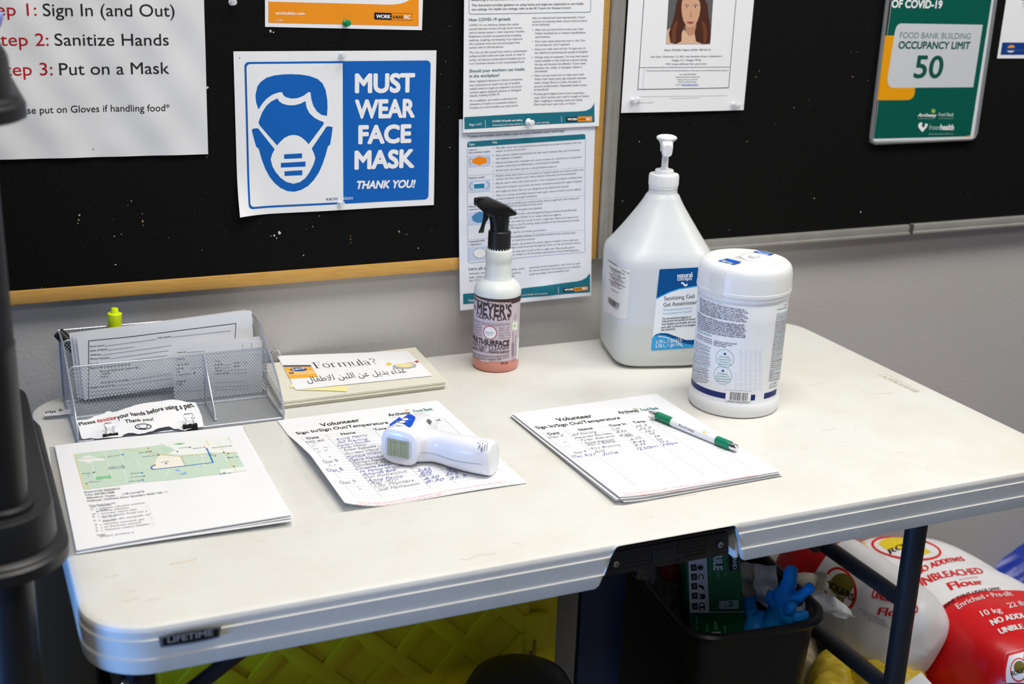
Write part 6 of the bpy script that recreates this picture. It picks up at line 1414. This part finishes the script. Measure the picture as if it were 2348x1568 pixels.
crumple('paper_towel', 'stiff white paper corner standing up behind the blue glove', [(1470, 380), (1560, 372), (1650, 368), (1660, 500), (1668, 640), (1640, 760), (1560, 760), (1480, 700), (1440, 560)], yt - .012, TIS, 5, amp=.004)
crumple('paper_towel', 'crumpled white paper towel hanging over the bin rim at the right', [(1820, 760), (1880, 690), (1960, 640), (2020, 605), (2080, 620), (2130, 660), (2220, 700), (2290, 750), (2310, 790), (2350, 830), (2400, 880), (2330, 862), (2280, 850), (2220, 860), (2140, 830), (2060, 830), (2010, 860), (1950, 860), (1880, 880), (1800, 890), (1680, 940), (1700, 920), (1760, 850)], FL.y + .045, TIS, 8, amp=.008)
crumple('bin_liner', 'dim grey crumpled rubbish at the left inside the bin', [(360, 470), (420, 430), (560, 420), (850, 380), (880, 980), (840, 990), (760, 860), (640, 720), (480, 560)], FL.y + .16, TISG, 11, amp=.008, cat='rubbish')
random.seed(21)
c = at(1360 + 760 / 3.913, 1200 + 425 / 3.913, 1, FL.y + .15)
g = G(); g.box((c.x, c.y, c.z), (.05, .03, .028), M('dark_red_wrapper', (120, 26, 34), .4, bump=(80, .8)), bev=.008, seg=3, rot=Matrix.Rotation(.2, 4, 'Y')); tag(g.build('red_wrapper'), 'dark red wrapper in the bin left of the green box', 'wrapper')

# ------------------------------------------------------------------ flour bags and sacks at the right
BW = M('bag_white', (228, 228, 230), .38, spec=.45, noise=(14, .2, (206, 208, 216)), bump=(26, .35)); BR_ = M('bag_red', (206, 20, 26), .33, spec=.5, bump=(26, .5))
RED = P((212, 30, 34), .35); YLW = P((222, 196, 30), .4); YK = P((40, 34, 20), .4)
class Bag(Surf):
    """a stuffed paper sack: rounded cross-section swept along its length, ends tucked in"""
    def __init__(s, c, U, V, N, hw, hl, ht, guess, crease=.006):
        c, U, V, N = Vector(c), Vector(U).normalized(), Vector(V).normalized(), Vector(N).normalized()
        def mp(u, v, h):
            t = max(-.9999, min(.9999, v)); k = (1 - abs(t) ** 7) ** (1 / 3.0); kk = .86 + .14 * (1 - abs(t) ** 3)
            a = u; p = 3.0
            r = 1 / ((abs(math.cos(a)) ** p + abs(math.sin(a)) ** p) ** (1 / p))
            wob = 1 + .012 * math.sin(v * 9 + a * 3) + .008 * math.sin(v * 17 - a * 5) + crease * (abs(math.sin(a * 7 + 4 * math.sin(v * 5))) * .5 - .25 + .4 * math.sin(v * 31 + 3 * math.sin(a * 4)))
            return c + V * (hl * t) + (U * (hw * r * math.sin(a) * kk) + N * (ht * r * math.cos(a))) * k * wob + (U * math.sin(a) + N * math.cos(a)) * h
        super().__init__(mp, guess, .05, h0=.0007, metric=False); s.dh = .00016; s.step = .12; s.crop(1780, 1180, 4.04)
    def shell(s, matf, nu=72, nv=64):
        s.g.grid(lambda a, b: s.map(-PI + a * 2 * PI, -1 + 2 * b, 0), nu, nv, BW, closed_u=True, matf=lambda a, b: matf(-PI + a * 2 * PI, -1 + 2 * b))
        for e in (-1, 1): s.g.add([s.map(-PI + 2 * PI * i / nu, e, 0) for i in range(nu)], [list(range(nu))[::-e]], matf(0, e))
# upper bag: lies with its head to the wall; v runs from the head (-1) to the foot (+1)
b1 = Bag((1.722, -.300, .250), (.975, .02, -.20), (.03, -1, .0), (.20, .03, .975), .150, .240, .092, (0, 0))
band = b1.hit(1720, 735)[1]
topband = -.84
b1.shell(lambda u, v: BR_ if v > band or v < topband else BW)
def T(s, t, L, R, mat, up, bold=.03, lay=2, **k): s.text(t, L, R, None, mat, lay, bold=bold, up=up, **k)
b1.ring((1205, 310), 322, 118, .03, RED, 1, px=True) if False else None
pts = [(1205 + 325 * math.cos(i * PI / 24) * 1, 312 + 108 * math.sin(i * PI / 24) + 42 * math.cos(i * PI / 24)) for i in range(48)]
inn = [(1205 + 300 * math.cos(i * PI / 24), 314 + 88 * math.sin(i * PI / 24) + 38 * math.cos(i * PI / 24)) for i in range(48)]
b1.poly(pts, RED, 1, px=True); b1.poly(inn, BW, 2, px=True)
b1.poly([(945, 275), (985, 235), (1060, 215), (1150, 215), (1250, 250), (1340, 290), (1440, 352), (1350, 390), (1200, 330), (1100, 320), (1030, 335)], YLW, 3, px=True)
T(b1, 'ROGERS', (1060, 372), (1400, 262), YK, (-26, -44), .04, 4)
st = [(720 + (135 if i % 2 else 98) * math.cos(i * PI / 11) + 8 * math.sin(i * PI / 11), 272 + (112 if i % 2 else 80) * math.sin(i * PI / 11)) for i in range(22)]
b1.poly(st, YLW, 3, px=True); b1.poly([(760, 320), (850, 300), (836, 430)], YLW, 3, px=True)
for k, t in enumerate(('LESS', 'KNEADING', 'NEEDED')): T(b1, t, (640 + k * 50, 205 + k * 8), (660 + k * 50, 320 + k * 8), YK, (22, -6), .03, 4)
T(b1, 'NO ADDITIVES', (1310, 570), (1750, 428), RED, (-34, -46), .05); T(b1, 'UNBLEACHED', (1330, 712), (1930, 545), RED, (-62, -78), .03); T(b1, 'Flour', (1625, 702), (1930, 645), RED, (-48, -66), .035); T(b1, 'ALL PURPOSE', (1695, 612), (1870, 585), RED, (-10, -12), 0)
BK2 = P((70, 20, 22), .4)
T(b1, 'FARINE TOUT USAGE SANS', (1535, 905), (2080, 695), BK2, (-20, -30), .02)
T(b1, 'Enriched \u2022 Pre-sift', (1690, 880), (2195, 752), BW, (-34, -46), .01); T(b1, '10 kg', (1915, 945), (2095, 905), BW, (-34, -46), .01); T(b1, '22 lb', (2160, 870), (2310, 840), BW, (-32, -44), .01)
T(b1, 'NO ADDI', (2010, 1030), (2300, 960), BW, (-34, -48), .05); T(b1, 'UNBLE', (2085, 1110), (2300, 1058), BW, (-34, -48), .05)
b1.poly([(2130, 1285), (2230, 1260), (2310, 1240), (2310, 1560), (2105, 1560)], BW, 2, px=True); b1.line([(2145, 1300), (2240, 1275), (2310, 1255)], .02, RED, 3); b1.line([(2145, 1300), (2118, 1555)], .02, RED, 3)
b1.ell((2250, 1440), 80, 112, RED, 3, px=True); b1.ell((2250, 1440), 70, 98, BW, 4, px=True); b1.ell((2256, 1415), 52, 58, P((110, 100, 30), .4), 5, px=True); T(b1, 'ROGE', (2190, 1500), (2305, 1465), YK, (-10, -44), .04, 6)
tag(b1.g.build('flour_bag', None, (1.655, -.335, .26), angle=70), 'red and white flour bag lying on top at the right, red end toward the viewer', 'flour bag')
# folded tail of the upper bag is part of its end; second bag below, on its edge
b2 = Bag((1.523, -.235, .318), (-.5, 0, -.85), (.06, -1, -.05), (-.85, -.1, .5), .082, .160, .06, (0, 0))
tb2 = b2.hit(400, 470)[1]
b2.shell(lambda u, v: BR_ if v < tb2 else BW)
pts = [(595 + 155 * math.cos(i * PI / 16) , 690 + 200 * math.sin(i * PI / 16) + 40 * math.cos(i * PI / 16)) for i in range(32)]; inn = [(592 + 130 * math.cos(i * PI / 16), 690 + 176 * math.sin(i * PI / 16) + 36 * math.cos(i * PI / 16)) for i in range(32)]
b2.poly(pts, RED, 1, px=True); b2.poly(inn, P((232, 230, 224), .4), 2, px=True); b2.ell((610, 650), 110, 105, P((120, 108, 40), .4), 3, px=True); b2.quad((560, 750), (640, 770), (620, 850), (560, 850), P((130, 116, 50), .4), 3)
T(b2, 'ROGERS', (470, 668), (715, 805), YK, (10, -62), .06, 4)
T(b2, 'UNBLEACHED', (885, 770), (1300, 925), RED, (22, -75), .05); T(b2, 'Flour', (940, 930), (1260, 1005), RED, (20, -70), .03)
for k in range(3): T(b2, 'FARINE TOUT USAGE NON BLANCHIE', (770 + k * 40, 880 + k * 45), (1010 + k * 20, 1000 + k * 30), P((120, 118, 120)), (4, -16), 0)
tag(b2.g.build('flour_bag', None, (1.625, -.27, .08), angle=70), 'white flour bag on its edge, below the red and white one, behind the table leg', 'flour bag')
# yellow sacks
YS = M('sack_yellow', (206, 178, 26), .5, noise=(40, .35, (232, 214, 130)), bump=(30, .6)); TAN = M('sack_tan', (206, 190, 160), .6, bump=(30, .6))
def sack(name, label, c, U, V, N, hw, hl, ht, mat, cat='sack'):
    b = Bag(c, U, V, N, hw, hl, ht, (0, 0), .045); b.shell(lambda u, v: mat, 48, 40); return tag(b.g.build(name, None, angle=75), label, cat)
sack('yellow_sack', 'yellow sack behind the table leg, right of the bin', (1.505, -.345, .148), (.8, -.6, 0), (.6, .8, -.05), (0, .05, 1), .072, .115, .145, YS)
sack('yellow_sack', 'yellow sack at the bottom edge, in front of the leg brace', (1.395, -.355, .143), (.8, -.6, 0), (.6, .8, 0), (0, 0, 1), .042, .095, .14, YS)
sack('tan_sack', 'tan paper sack showing between the bin and the yellow sacks', (1.43, -.215, .15), (.8, -.6, 0), (.6, .8, 0), (-.1, -.1, 1), .045, .055, .12, TAN)
sack('green_sack', 'dark green sack in the shade under the edgewise flour bag', (1.50, -.13, .13), (.8, -.6, 0), (.6, .8, 0), (-.1, -.1, 1), .08, .12, .13, M('sack_green', (44, 62, 26), .5, bump=(30, .6)))
# loose white sheet near the floor
q = [at(1780 + x / 4.04, 1180 + y / 4.04, 2, .30) for x, y in ((1180, 1565), (1340, 1462), (1440, 1580), (1300, 1660))]
g = G(); g.prism([(p.x, p.y, .298 + i * .002) for i, p in enumerate(q)], (0, 0, .0006), PAPER); tag(g.build('paper_scrap'), 'corner of a white sheet at the bottom edge beside the red bag', 'paper')
# blue bag by the wall
BLB = M('bag_blue', (14, 44, 150), .3, spec=.5, bump=(24, .8))
bb = Bag((2.20, -.07, .10), (.9, -.1, .42), (.25, -.9, -.3), (-.4, -.1, .9), .15, .14, .065, (0, 0), .05); bb.shell(lambda u, v: BLB, 56, 48)
tag(bb.g.build('blue_bag', None, angle=75), 'shiny blue bag at the right edge by the wall', 'bag')
